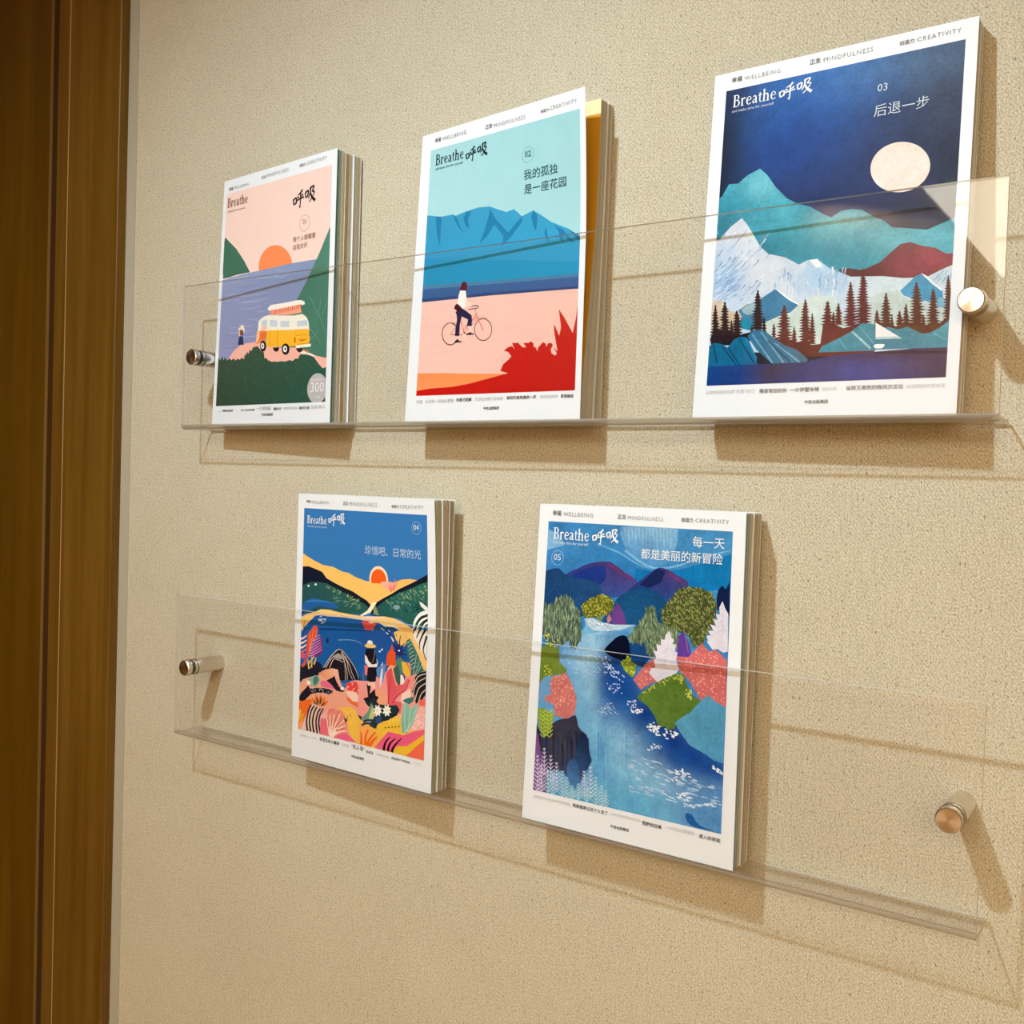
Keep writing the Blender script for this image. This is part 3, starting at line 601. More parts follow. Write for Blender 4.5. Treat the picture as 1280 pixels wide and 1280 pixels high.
ART[3] = [
('W','30 44 74 84 98 116 16 20 34 38 40 54','87 126 1630 126 1630 2170 87 2170','716 308 400 500 95 26 92 178,836 190 440 240 90 52 112 186,1113 208 360 180 70 76 122 176,576 598 340 300 85 20 64 138,925 658 400 400 50 30 54 116,56 509 150 500 95 18 26 40,78 150 120 200 60 30 46 84,1568 451 240 400 70 66 74 94,1582 850 300 400 80 46 48 60,1254 715 300 400 60 40 46 84,1426 195 300 140 60 86 108 136,809 1007 500 260 60 30 34 84'),
('P','244 222 208','1462 833 1467 856 1468 878 1466 900 1460 921 1451 940 1439 958 1423 973 1405 987 1385 997 1362 1005 1338 1009 1313 1010 1288 1008 1262 1003 1237 995 1213 983 1190 969 1170 953 1151 934 1136 913 1124 891 1115 869 1110 845 1109 822 1111 800 1117 778 1127 758 1140 740 1156 725 1175 712 1196 702 1220 695 1244 691 1269 690 1295 693 1320 699 1345 708 1369 720 1391 734 1410 751 1428 770 1442 790 1454 811'),
('W','66 160 178 60 140 160 50 140 164 84 176 190','27 915 107 864 154 785 220 792 281 746 371 712 425 763 492 858 575 945 655 993 732 1019 825 1082 879 1111 940 1076 1012 1074 1076 1091 1156 1147 1206 1170 1264 1224 1339 1237 1472 1265 1561 1234 1666 1200 1702 1754 82 1630','395 821 160 140 80 116 192 204,196 961 140 140 60 50 140 164,147 1171 160 200 80 20 104 130,425 1234 140 160 70 30 120 144,553 1069 160 120 60 76 170 184,975 1167 200 120 70 96 180 192,1264 1315 200 100 75 110 188 198,786 1362 220 140 70 34 126 150,1075 1379 160 120 60 48 140 160,1553 1307 140 140 60 96 180 196,835 1222 160 100 50 66 164 180,270 1078 120 100 50 70 166 182'),
('W','110 58 66 120 72 72 96 50 54 128 62 66','946 1458 995 1449 1096 1473 1204 1435 1268 1378 1319 1335 1378 1328 1439 1356 1532 1384 1586 1422 1681 1430 1687 1525 1544 1565 1279 1540 999 1507','1485 1450 180 100 80 170 80 92,1350 1408 100 100 50 130 66 74,1026 1488 160 60 70 90 46 50'),
('W','220 222 228 206 220 230 180 208 234 214 226 228','34 1228 82 1191 189 1083 264 1035 306 1083 411 1247 470 1302 588 1338 684 1396 742 1372 801 1371 894 1446 969 1479 1028 1509 1223 1524 1360 1550 1492 1553 1579 1514 1684 1477 1720 2023 89 1941','182 1422 160 140 85 146 190 228,288 1309 90 100 60 226 230 236,184 1237 70 90 60 190 212 232,441 1446 140 120 70 224 226 230,602 1521 160 120 60 216 222 228,809 1481 120 120 80 156 196 228,945 1552 120 100 70 176 206 230,108 1322 60 100 60 176 204 230,402 1564 140 80 50 204 218 230,1282 1582 240 100 60 206 224 226,1607 1557 100 80 60 190 212 226'),
('K','150 180 214','286 1265 273 1282 257 1295',9,2),
('K','120 128 150','240 1297 230 1311 216 1322',8,2),
('K','236 238 240','336 1134 323 1150 307 1163',10,2),
('K','150 180 214','475 1305 462 1324 444 1339',6,2),
('K','120 128 150','320 1495 310 1508 297 1519',9,2),
('K','106 140 184','428 1490 415 1508 398 1521',6,2),
('K','106 140 184','429 1491 400 1532 361 1564',7,2),
('K','240 242 244','228 1122 199 1162 159 1192',10,2),
('K','236 238 240','125 1249 113 1265 97 1278',7,2),
('K','120 128 150','406 1473 398 1484 387 1493',9,2),
('K','106 140 184','197 1454 188 1466 177 1475',6,2),
('K','130 166 206','305 1120 283 1150 254 1172',8,2),
('K','240 242 244','192 1417 169 1448 140 1472',6,2),
('K','130 166 206','361 1513 346 1533 327 1549',9,2),
('K','240 242 244','447 1434 416 1477 375 1511',10,2),
('K','150 180 214','162 1390 149 1406 133 1419',8,2),
('K','120 128 150','406 1471 384 1501 355 1525',9,2),
('K','120 128 150','136 1237 119 1261 96 1279',7,2),
('K','240 242 244','200 1494 191 1506 180 1515',9,2),
('K','150 180 214','235 1284 222 1303 204 1317',7,2),
('K','106 140 184','420 1252 409 1267 395 1278',9,2),
('K','236 238 240','126 1417 105 1446 78 1467',9,2),
('K','236 238 240','213 1408 189 1441 157 1466',6,2),
('K','120 128 150','405 1334 389 1357 366 1375',9,2),
('K','106 140 184','186 1449 177 1462 165 1471',10,2),
('K','150 180 214','416 1234 386 1277 344 1310',8,2),
('K','150 180 214','97 1113 69 1150 32 1179',7,2),
('K','106 140 184','122 1425 110 1441 94 1453',8,2),
('K','120 128 150','148 1130 133 1151 112 1167',6,2),
('K','120 128 150','262 1167 236 1203 200 1230',7,2),
('K','240 242 244','443 1199 429 1219 410 1234',8,2),
('K','130 166 206','342 1261 327 1281 308 1296',6,2),
('K','150 180 214','429 1462 403 1499 368 1528',6,2),
('K','236 238 240','101 1162 78 1193 48 1216',8,2),
('K','120 128 150','141 1322 110 1365 68 1398',8,2),
('K','120 128 150','460 1144 431 1183 393 1213',8,2),
('K','130 166 206','315 1335 286 1375 247 1406',8,2),
('K','150 180 214','466 1159 441 1193 409 1219',6,2),
('K','236 238 240','380 1308 351 1348 313 1379',9,2),
('K','106 140 184','202 1291 174 1330 137 1359',9,2),
('K','130 166 206','364 1479 342 1511 311 1535',6,2),
('K','120 128 150','122 1262 112 1276 99 1286',7,2),
('K','130 166 206','337 1191 328 1204 316 1213',8,2),
('K','240 242 244','322 1310 296 1347 260 1375',7,2),
('K','232 238 242','905 1434 913 1462 904 1488',14,2),
('K','134 172 212','931 1452 939 1482 929 1511',13,2),
('K','150 188 222','616 1440 615 1452 616 1464',15,2),
('K','150 188 222','1002 1501 999 1524 1000 1548',9,2),
('K','134 172 212','836 1464 832 1496 834 1528',6,2),
('K','150 188 222','652 1507 659 1533 650 1558',7,2),
('K','226 230 232','654 1546 649 1582 651 1618',12,2),
('K','170 200 226','584 1407 595 1447 581 1485',15,2),
('K','150 188 222','961 1584 964 1595 960 1606',8,2),
('K','134 172 212','824 1503 834 1540 822 1575',10,2),
('K','232 238 242','559 1447 567 1477 558 1504',10,2),
('K','134 172 212','615 1469 619 1483 615 1495',11,2),
('K','170 200 226','620 1520 615 1558 618 1597',9,2),
('K','232 238 242','748 1515 753 1532 748 1548',7,2),
('K','170 200 226','856 1495 865 1531 853 1566',13,2),
('K','232 238 242','919 1514 927 1545 917 1575',14,2),
('K','134 172 212','623 1441 621 1452 622 1464',9,2),
('K','232 238 242','868 1510 876 1540 866 1568',9,2),
('K','226 230 232','820 1563 828 1594 818 1624',14,2),
('K','226 230 232','630 1554 627 1570 629 1586',11,2),
('K','150 188 222','529 1507 534 1527 527 1545',14,2),
('K','170 200 226','895 1475 902 1501 893 1525',12,2),
('K','134 172 212','638 1460 633 1492 636 1524',11,2),
('K','170 200 226','975 1444 972 1469 974 1495',10,2),
('K','170 200 226','697 1533 692 1569 695 1607',11,2),
('K','150 188 222','939 1526 934 1560 937 1595',14,2),
('K','150 188 222','879 1509 884 1531 877 1551',14,2),
('K','170 200 226','745 1534 742 1560 743 1587',15,2),
('K','170 200 226','563 1456 559 1489 561 1523',13,2),
('K','134 172 212','530 1504 525 1534 528 1565',6,2),
('K','170 200 226','880 1524 888 1554 878 1582',8,2),
('K','150 188 222','585 1449 584 1462 585 1475',10,2),
('K','170 200 226','993 1448 988 1482 991 1516',11,2),
('K','232 238 242','922 1581 917 1615 920 1650',13,2),
('K','236 240 244','114 1523 134 1509 154 1491',6,2),
('K','90 140 196','191 1366 233 1337 274 1300',6,2),
('K','110 150 200','202 1431 225 1414 248 1393',6,2),
('K','90 140 196','228 1523 254 1505 280 1481',6,2),
('K','236 240 244','301 1488 336 1463 370 1431',5,2),
('K','90 140 196','167 1498 189 1483 211 1463',6,2),
('K','110 150 200','142 1470 166 1453 189 1432',6,2),
('K','110 150 200','140 1361 175 1336 210 1305',6,2),
('K','220 232 240','175 1456 201 1439 226 1416',6,2),
('K','220 232 240','202 1337 241 1311 279 1277',6,2),
('K','236 240 244','113 1364 137 1348 160 1327',6,2),
('K','90 140 196','172 1440 209 1414 246 1380',6,2),
('K','220 232 240','117 1405 146 1385 174 1359',6,2),
('K','236 240 244','112 1437 144 1415 175 1387',6,2),
('K','110 150 200','175 1461 218 1431 261 1392',6,2),
('K','220 232 240','243 1438 271 1419 299 1394',6,2),
('K','110 150 200','290 1402 319 1382 348 1356',5,2),
('K','90 140 196','194 1526 222 1506 251 1480',6,2),
('K','220 232 240','108 1394 147 1367 185 1333',6,2),
('K','236 240 244','180 1402 207 1383 234 1359',6,2),
('K','90 140 196','204 1477 222 1465 239 1449',6,2),
('K','90 140 196','260 1465 289 1446 316 1420',6,2),
('K','220 232 240','155 1342 178 1326 202 1305',6,2),
('K','220 232 240','299 1531 344 1499 388 1458',5,2),
('K','90 140 196','217 1381 254 1355 291 1322',6,2),
('K','90 140 196','210 1333 239 1313 268 1287',6,2),
('P','244 244 242','757 1374 804 1370 843 1426 799 1428 777 1402'),
('K','120 160 206','1573 1536 1561 1551 1545 1574',5,1),
('K','120 160 206','1640 1535 1629 1550 1613 1573',5,1),
('K','120 160 206','1632 1562 1621 1577 1604 1600',5,1),
('K','120 160 206','1605 1528 1593 1543 1577 1566',5,1),
('K','120 160 206','1619 1590 1607 1605 1591 1628',5,1),
('K','120 160 206','1553 1550 1541 1565 1525 1588',5,1),
('K','120 160 206','1606 1555 1594 1570 1578 1593',5,1),
('K','120 160 206','1618 1570 1606 1585 1590 1608',5,1),
('K','120 160 206','1568 1568 1556 1584 1539 1607',5,1),
('K','120 160 206','1620 1556 1608 1571 1592 1594',5,1),
('K','120 160 206','1599 1568 1588 1583 1571 1606',5,1),
('K','120 160 206','1583 1522 1572 1537 1555 1560',5,1),
('P','214 224 216 204 222 216 206 220 210 190 214 206','450 1777 541 1738 615 1699 699 1657 789 1609 936 1629 1021 1815 1032 1972 509 1945'),
('K','80 130 190','185 1563 210 1551 235 1528',6,2),
('K','130 170 214','261 1475 291 1460 320 1434',6,2),
('K','130 170 214','128 1538 153 1526 177 1504',6,2),
('K','100 150 206','197 1462 217 1452 236 1435',6,2),
('K','130 170 214','190 1534 218 1519 245 1494',6,2),
('K','80 130 190','247 1566 259 1560 271 1550',6,2),
('K','130 170 214','273 1502 298 1489 323 1467',6,2),
('K','220 232 242','304 1607 319 1599 334 1585',5,2),
('K','100 150 206','135 1590 159 1578 183 1556',6,2),
('K','100 150 206','161 1454 187 1441 213 1417',6,2),
('K','80 130 190','294 1600 308 1593 321 1581',6,2),
('K','236 240 244','229 1571 238 1567 247 1558',6,2),
('K','130 170 214','142 1485 159 1476 175 1461',6,2),
('K','80 130 190','99 1468 127 1454 154 1430',6,2),
('K','100 150 206','213 1458 239 1445 264 1422',6,2),
('K','236 240 244','100 1573 127 1560 153 1536',6,2),
('K','80 130 190','248 1474 258 1469 267 1460',6,2),
('K','100 150 206','124 1570 136 1564 147 1554',6,2),
('K','220 232 242','147 1471 171 1459 195 1437',6,2),
('K','100 150 206','201 1527 218 1519 235 1503',6,2),
('K','100 150 206','194 1506 204 1501 213 1492',6,2),
('K','80 130 190','308 1566 320 1560 332 1549',5,2),
('K','80 130 190','223 1505 242 1496 260 1480',6,2),
('K','130 170 214','227 1571 244 1563 260 1548',6,2),
('K','220 232 242','286 1503 299 1497 312 1485',6,2),
('K','80 130 190','176 1586 186 1581 196 1572',6,2),
('K','220 232 242','94 1522 125 1507 155 1480',6,2),
('K','80 130 190','240 1532 264 1520 286 1500',6,2),
('K','220 232 242','226 1486 248 1476 268 1457',6,2),
('K','130 170 214','171 1487 184 1481 196 1470',6,2),
('P','210 196 180 196 170 140 220 200 160 200 180 150','83 1593 136 1584 171 1600 216 1661 250 1679 282 1666 328 1632 375 1622 408 1634 386 1772 260 1810 95 1800'),
('P','62 124 160','282 1666 344 1633 406 1615 467 1582 534 1543 558 1554 599 1593 655 1631 703 1659 646 1708 586 1722 464 1763 419 1790 372 1802 290 1774 309 1706'),
('P','150 178 184','306 1664 327 1646 387 1618 407 1619 411 1649 403 1683 379 1699 349 1702 321 1686'),
('P','14 140 168','296 1743 358 1717 386 1772 373 1809 291 1781'),
('P','244 248 246','532 1542 558 1551 607 1593 663 1632 706 1658 699 1663 640 1630 592 1593 551 1557'),
('P','20 20 26','94 1846 146 1818 224 1869 318 1829 390 1818 424 1850 332 1906 102 1893'),
('P','78 154 190','1334 1626 1381 1583 1418 1545 1451 1534 1484 1551 1526 1596 1580 1642 1600 1745 1548 1727 1508 1707 1415 1682 1360 1657'),
('P','240 246 246','1450 1527 1487 1548 1529 1595 1584 1640 1574 1646 1520 1599 1478 1556'),
('P','196 212 206 206 216 212 180 200 190 200 212 208','1156 1654 1196 1629 1317 1619 1338 1634 1375 1679 1495 1709 1619 1746 1633 1855 1168 1824'),
('P','130 178 200','1495 1706 1584 1689 1623 1706 1626 1754 1549 1741'),
('P','40 24 28','90 1846 118 1778 202 1791 294 1827 265 1871 102 1893'),
('P','40 24 28','112 1611 122 1630 118 1637 127 1650 121 1657 133 1670 123 1677 137 1689 128 1696 147 1709 128 1716 146 1728 133 1735 157 1748 136 1755 161 1768 137 1774 161 1787 139 1794 165 1807 140 1813 164 1826 143 1832 171 1846 148 1852 184 1866 81 1860 113 1850 95 1841 117 1831 84 1821 112 1811 80 1802 110 1792 89 1783 112 1773 94 1764 113 1753 87 1744 109 1734 89 1724 109 1714 94 1705 110 1695 91 1686 108 1675 100 1667 110 1656 102 1648 110 1637 107 1629 110 1617'),
('P','40 24 28','180 1593 191 1612 187 1619 196 1631 193 1638 211 1651 195 1657 216 1670 197 1676 218 1689 199 1695 223 1708 200 1714 223 1726 208 1733 241 1746 205 1751 230 1764 210 1770 243 1784 214 1789 251 1803 213 1808 247 1821 218 1827 259 1840 219 1846 257 1859 225 1865 273 1879 169 1874 131 1870 177 1862 138 1852 178 1843 148 1834 181 1825 149 1815 180 1806 149 1796 179 1787 144 1777 177 1768 154 1759 179 1749 157 1741 179 1731 144 1721 174 1712 149 1702 174 1693 160 1684 177 1674 153 1665 174 1655 159 1647 175 1637 168 1629 177 1618 173 1610 178 1599'),
('P','40 24 28','272 1662 282 1681 281 1689 295 1701 285 1708 304 1721 290 1728 316 1742 291 1748 316 1761 295 1767 326 1781 296 1787 326 1801 299 1807 331 1820 302 1826 339 1840 309 1846 355 1860 257 1856 218 1852 262 1843 239 1834 269 1824 241 1815 268 1805 235 1795 265 1785 235 1775 264 1765 239 1756 265 1746 250 1737 267 1727 249 1718 266 1707 252 1698 266 1687 263 1679 269 1668'),
('P','40 24 28','412 1532 421 1551 418 1558 428 1571 424 1578 441 1591 426 1597 445 1610 429 1616 451 1629 432 1635 457 1648 432 1654 454 1667 434 1673 459 1686 441 1692 474 1706 440 1711 470 1724 443 1730 477 1744 449 1749 489 1763 449 1768 487 1782 449 1787 484 1800 449 1806 484 1819 454 1825 495 1839 403 1834 371 1831 412 1822 382 1813 415 1804 369 1793 410 1784 373 1774 410 1765 380 1756 411 1747 382 1737 411 1728 374 1718 407 1709 381 1699 409 1690 379 1680 407 1671 392 1662 411 1652 394 1643 410 1633 385 1624 406 1614 390 1605 407 1595 391 1586 407 1576 399 1568 409 1558 406 1550 410 1539'),
('P','40 24 28','238 1724 247 1745 243 1753 250 1766 246 1774 256 1787 249 1795 261 1808 252 1816 269 1829 253 1836 267 1850 256 1857 275 1871 234 1870 222 1868 239 1856 223 1847 238 1835 219 1826 236 1815 222 1805 236 1794 226 1785 236 1773 227 1764 235 1752 233 1744 236 1731'),
('P','40 24 28','387 1780 393 1788 391 1790 399 1796 393 1798 403 1803 394 1806 405 1811 395 1813 407 1819 369 1816 382 1813 376 1809 384 1805 374 1802 383 1798 380 1794 385 1790 383 1787 386 1783'),
('P','40 24 28','469 1722 478 1741 475 1749 483 1762 478 1770 488 1783 480 1790 493 1803 482 1811 496 1824 465 1823 454 1821 468 1810 455 1801 468 1789 457 1781 467 1769 460 1760 467 1749 464 1740 468 1729'),
('P','96 48 42','602 1649 613 1668 611 1675 626 1688 615 1695 635 1707 616 1713 635 1726 623 1733 653 1746 624 1752 654 1765 626 1771 656 1784 630 1790 666 1803 629 1808 661 1822 634 1827 672 1841 640 1847 686 1861 638 1865 679 1879 647 1884 702 1899 645 1903 695 1917 582 1912 559 1910 599 1901 534 1889 590 1881 538 1871 590 1862 558 1853 596 1844 563 1834 597 1825 569 1816 598 1806 555 1796 593 1787 558 1777 593 1768 567 1759 595 1750 561 1740 592 1731 578 1722 596 1712 575 1703 595 1693 587 1685 598 1674 594 1667 599 1656'),
('P','96 48 42','539 1771 547 1790 546 1797 556 1809 547 1816 556 1827 550 1835 563 1847 551 1853 564 1865 558 1866 528 1863 539 1853 524 1844 537 1834 530 1826 538 1815 529 1807 537 1796 533 1789 537 1778'),
('P','96 48 42','741 1624 750 1641 749 1648 760 1660 751 1666 765 1678 754 1685 771 1697 756 1703 775 1715 757 1721 773 1732 761 1739 785 1751 763 1757 787 1769 765 1775 792 1787 766 1793 790 1805 769 1811 798 1823 774 1829 809 1842 775 1847 809 1860 779 1865 818 1878 777 1883 810 1895 776 1900 805 1913 778 1918 808 1931 734 1928 712 1925 745 1917 701 1907 740 1898 718 1890 745 1881 705 1871 740 1863 719 1854 744 1845 707 1835 739 1827 711 1818 740 1809 713 1800 739 1791 711 1782 738 1773 709 1764 736 1755 713 1746 737 1737 718 1728 738 1719 715 1710 736 1701 719 1693 736 1683 727 1675 738 1665 732 1658 739 1648 735 1640 739 1630'),
('P','96 48 42','679 1799 685 1817 685 1825 695 1836 688 1843 702 1855 689 1862 702 1873 692 1880 706 1892 695 1899 714 1911 673 1910 660 1908 677 1898 663 1890 677 1879 665 1871 677 1861 668 1853 677 1842 670 1835 677 1824 674 1816 677 1806'),
('P','96 48 42','793 1719 800 1737 798 1745 806 1756 801 1763 811 1775 803 1782 814 1794 806 1801 820 1813 807 1819 821 1831 810 1838 829 1850 812 1857 831 1869 813 1875 831 1888 814 1894 830 1906 816 1913 834 1925 792 1923 772 1921 795 1912 781 1903 797 1893 775 1884 794 1874 783 1866 796 1856 775 1847 792 1837 782 1829 794 1819 781 1810 792 1800 782 1792 792 1781 784 1773 792 1763 786 1755 791 1744 789 1736 791 1726'),
('P','92 44 40 100 52 46 90 44 40 104 50 46','550 1873 629 1892 736 1913 782 1930 855 1927 952 1853 963 2012 742 2001 587 1949'),
('P','100 46 42','889 1650 903 1670 897 1677 909 1690 901 1697 917 1710 904 1716 924 1730 905 1736 926 1749 914 1756 948 1770 911 1775 938 1789 913 1795 940 1808 874 1805 848 1802 882 1793 854 1783 883 1773 847 1763 879 1754 858 1744 882 1734 868 1725 884 1715 862 1706 882 1695 873 1687 884 1676 878 1668 885 1657'),
('P','100 46 42','959 1667 963 1673 968 1684 965 1691 974 1703 968 1710 980 1721 974 1728 993 1740 973 1746 990 1758 975 1764 992 1776 978 1782 999 1794 981 1800 1006 1813 930 1808 955 1799 927 1789 954 1780 933 1772 955 1763 940 1754 956 1745 944 1737 957 1727 939 1718 954 1709 947 1701 956 1691 954 1683 958 1673'),
('P','100 46 42','1027 1536 1036 1554 1035 1561 1046 1573 1036 1579 1047 1591 1039 1597 1055 1609 1042 1615 1060 1627 1045 1633 1067 1646 1047 1651 1070 1664 1049 1669 1074 1682 1052 1687 1082 1700 1055 1705 1086 1718 1056 1723 1087 1736 1055 1741 1083 1754 1062 1759 1100 1773 1065 1777 1105 1791 1060 1795 1088 1808 1065 1813 1102 1826 1020 1822 997 1819 1029 1811 994 1801 1028 1793 988 1783 1025 1775 986 1765 1023 1757 1003 1748 1028 1739 994 1729 1025 1721 1000 1712 1026 1703 1007 1695 1027 1685 1006 1677 1026 1668 1000 1658 1023 1649 1002 1641 1023 1632 1004 1623 1023 1614 1009 1605 1024 1596 1016 1588 1025 1578 1016 1570 1024 1560 1022 1553 1026 1542'),
('P','100 46 42','1101 1458 1110 1475 1107 1482 1117 1493 1109 1499 1121 1511 1111 1517 1125 1528 1115 1534 1133 1546 1118 1552 1140 1564 1120 1569 1142 1581 1119 1586 1138 1598 1121 1604 1142 1616 1124 1621 1147 1633 1126 1638 1153 1651 1126 1656 1150 1668 1130 1673 1158 1686 1135 1691 1172 1704 1139 1708 1179 1722 1138 1725 1174 1738 1141 1743 1182 1756 1140 1760 1176 1773 1140 1777 1174 1790 1142 1794 1179 1807 1149 1812 1195 1825 1157 1824 1060 1816 1103 1809 1068 1800 1105 1792 1075 1783 1106 1775 1054 1764 1098 1757 1063 1747 1101 1740 1058 1730 1098 1722 1076 1714 1103 1705 1068 1696 1100 1688 1067 1678 1099 1671 1064 1661 1097 1653 1065 1644 1097 1636 1074 1627 1099 1619 1077 1610 1099 1602 1076 1593 1098 1584 1082 1576 1099 1567 1082 1559 1098 1550 1084 1542 1098 1533 1086 1525 1098 1515 1088 1508 1098 1498 1091 1491 1098 1481 1094 1474 1098 1464'),
('P','100 46 42','931 1722 939 1739 937 1746 946 1757 940 1763 952 1775 941 1781 954 1792 943 1798 956 1809 948 1810 918 1807 930 1797 918 1790 929 1780 922 1772 930 1763 921 1755 928 1745 926 1738 929 1728'),
('P','102 48 44','868 1804 925 1794 1000 1835 1118 1807 1175 1825 1209 2024 853 2007'),
('P','92 56 42','1251 1627 1261 1645 1257 1652 1266 1663 1261 1670 1273 1682 1264 1689 1282 1701 1266 1707 1285 1719 1271 1725 1296 1738 1269 1743 1288 1755 1276 1762 1306 1775 1275 1780 1300 1792 1277 1798 1305 1810 1282 1816 1316 1829 1284 1834 1322 1848 1242 1843 1224 1841 1251 1832 1213 1822 1247 1814 1218 1805 1247 1796 1222 1787 1248 1778 1219 1768 1246 1759 1224 1751 1247 1741 1226 1733 1247 1723 1225 1714 1246 1705 1232 1697 1247 1687 1238 1679 1249 1669 1238 1661 1248 1651 1246 1644 1250 1633'),
('P','92 56 42','1203 1732 1211 1749 1210 1755 1221 1766 1211 1772 1224 1783 1215 1790 1231 1801 1219 1807 1241 1818 1222 1824 1247 1836 1183 1832 1200 1822 1186 1815 1200 1805 1186 1798 1199 1788 1186 1781 1199 1771 1189 1764 1199 1754 1196 1747 1200 1738'),
('P','92 56 42','1429 1577 1439 1594 1435 1601 1445 1612 1440 1619 1457 1631 1442 1636 1460 1648 1446 1654 1469 1666 1447 1671 1471 1684 1450 1689 1479 1702 1450 1706 1476 1719 1455 1724 1487 1737 1459 1742 1499 1755 1455 1759 1483 1771 1459 1777 1494 1790 1466 1795 1510 1808 1465 1812 1505 1825 1464 1829 1500 1842 1464 1846 1499 1859 1481 1859 1385 1852 1425 1844 1393 1835 1427 1827 1383 1817 1423 1809 1395 1800 1426 1792 1395 1782 1426 1774 1389 1765 1423 1757 1396 1748 1425 1739 1399 1730 1425 1722 1401 1713 1425 1704 1396 1695 1422 1687 1397 1678 1422 1669 1409 1661 1425 1652 1404 1643 1423 1635 1407 1626 1423 1617 1416 1610 1425 1600 1420 1592 1426 1583'),
('P','92 56 42','1375 1707 1384 1724 1380 1730 1388 1741 1383 1748 1392 1759 1385 1765 1396 1777 1389 1783 1405 1794 1390 1800 1408 1812 1390 1818 1406 1829 1393 1835 1413 1847 1368 1845 1348 1842 1371 1834 1359 1826 1374 1816 1352 1808 1371 1799 1360 1791 1373 1782 1358 1774 1372 1764 1363 1757 1373 1747 1363 1739 1372 1730 1370 1723 1373 1713'),
('P','92 56 42','1528 1627 1535 1643 1535 1650 1545 1661 1537 1667 1549 1678 1541 1684 1560 1696 1543 1701 1564 1713 1542 1718 1557 1729 1547 1735 1569 1747 1546 1752 1565 1763 1552 1769 1582 1781 1550 1785 1573 1797 1551 1802 1575 1814 1557 1819 1589 1832 1561 1836 1598 1849 1556 1853 1583 1865 1569 1865 1487 1858 1524 1851 1500 1842 1528 1834 1488 1825 1523 1817 1493 1808 1524 1800 1492 1791 1523 1783 1493 1775 1522 1767 1496 1758 1522 1750 1505 1742 1525 1733 1505 1725 1524 1716 1509 1708 1525 1700 1508 1691 1524 1683 1513 1675 1525 1666 1516 1659 1525 1649 1520 1642 1525 1632'),
('P','92 56 42','1339 1746 1348 1763 1345 1769 1353 1780 1350 1787 1365 1799 1352 1805 1369 1816 1354 1822 1373 1834 1355 1839 1374 1851 1330 1849 1315 1847 1335 1838 1319 1830 1335 1821 1319 1813 1335 1803 1321 1795 1335 1786 1324 1778 1335 1769 1333 1762 1337 1751'),
('P','92 56 42','1295 1767 1300 1781 1298 1787 1304 1796 1300 1801 1307 1811 1303 1816 1313 1826 1305 1831 1317 1840 1308 1841 1292 1840 1286 1838 1295 1830 1287 1824 1294 1816 1286 1809 1293 1801 1290 1795 1294 1786 1292 1780 1294 1772'),
('P','92 56 42','1480 1783 1487 1797 1485 1802 1493 1811 1488 1816 1498 1825 1489 1830 1501 1839 1491 1844 1504 1853 1461 1850 1476 1843 1466 1837 1477 1829 1468 1823 1477 1815 1472 1810 1478 1802 1475 1796 1479 1788'),
('P','92 56 42','1610 1556 1617 1573 1615 1579 1623 1590 1618 1596 1628 1607 1619 1612 1631 1623 1622 1629 1637 1640 1624 1646 1641 1657 1627 1663 1646 1674 1627 1679 1644 1690 1627 1696 1643 1707 1632 1713 1655 1724 1635 1729 1661 1741 1633 1746 1655 1757 1634 1762 1655 1774 1638 1779 1664 1791 1636 1795 1658 1807 1643 1812 1676 1824 1645 1829 1678 1841 1645 1845 1678 1857 1652 1857 1607 1854 1593 1852 1617 1843 1578 1834 1611 1827 1591 1818 1614 1810 1589 1802 1613 1794 1580 1785 1609 1777 1591 1769 1612 1761 1589 1752 1611 1744 1596 1736 1612 1727 1589 1719 1609 1711 1589 1702 1609 1694 1596 1686 1610 1678 1590 1669 1607 1661 1594 1653 1608 1644 1591 1636 1606 1628 1597 1620 1608 1611 1598 1604 1607 1595 1601 1588 1608 1578 1606 1571 1608 1562'),
('P','92 56 42','1188 1826 1249 1816 1333 1849 1411 1827 1478 1845 1569 1851 1623 1801 1648 1897 1510 1943 1310 1903 1200 1897'),
('P','40 110 146 76 116 140 40 110 150 74 110 130','360 1846 397 1811 436 1807 484 1820 550 1873 623 1922 709 1956 781 2018 783 2054 547 2040 430 1941'),
('K','110 160 186','453 1822 624 2036',9,12),
('K','44 84 110','505 1885 669 2035',9,12),
('K','110 160 186','391 1833 547 2033',9,12),
('K','110 160 186','553 1903 730 2037',9,12),
('P','8 104 146 10 110 150 10 96 136 8 96 140','85 1900 125 1875 184 1890 223 1915 264 1864 304 1847 344 1849 369 1866 397 1924 434 1987 442 2047 88 2040'),
('K','4 60 92','177 1897 294 2037',7,10),
('K','4 60 92','227 1915 318 2038',7,10),
('K','20 130 166','344 1853 435 2002',7,10),
('K','4 60 92','304 1858 421 2031',7,10),
('K','4 60 92','118 1886 153 2019',7,10),
('W','6 64 128 64 54 72 12 58 134 60 58 100','71 2039 294 2037 547 2038 745 2040 963 2005 1760 1974 1778 2251 75 2202','521 2103 80 100 70 56 48 66,611 2069 140 80 60 74 58 62,1118 2104 220 90 85 66 76 146,1321 2071 160 80 60 72 72 128,1519 2066 160 100 50 84 64 84,1622 2179 100 80 60 56 44 62,861 2101 120 100 50 78 72 116,1250 2019 300 30 60 64 50 66'),
('P','66 150 166 72 140 156 58 138 156 64 130 150','870 1942 969 1901 1051 1859 1111 1813 1167 1814 1196 1833 1207 1989 851 1981'),
('P','62 130 150 84 160 172 58 124 150 70 140 160','1198 1861 1279 1846 1334 1865 1393 1853 1434 1876 1482 1900 1527 1896 1577 1872 1631 1828 1644 1829 1648 1991 1261 1984 1199 1981'),
('K','150 196 204','1058 1860 1178 1973',14,14),
('K','88 168 184','976 1901 1031 1972',6,6),
('K','88 168 184','1098 1827 1197 1946',6,6),
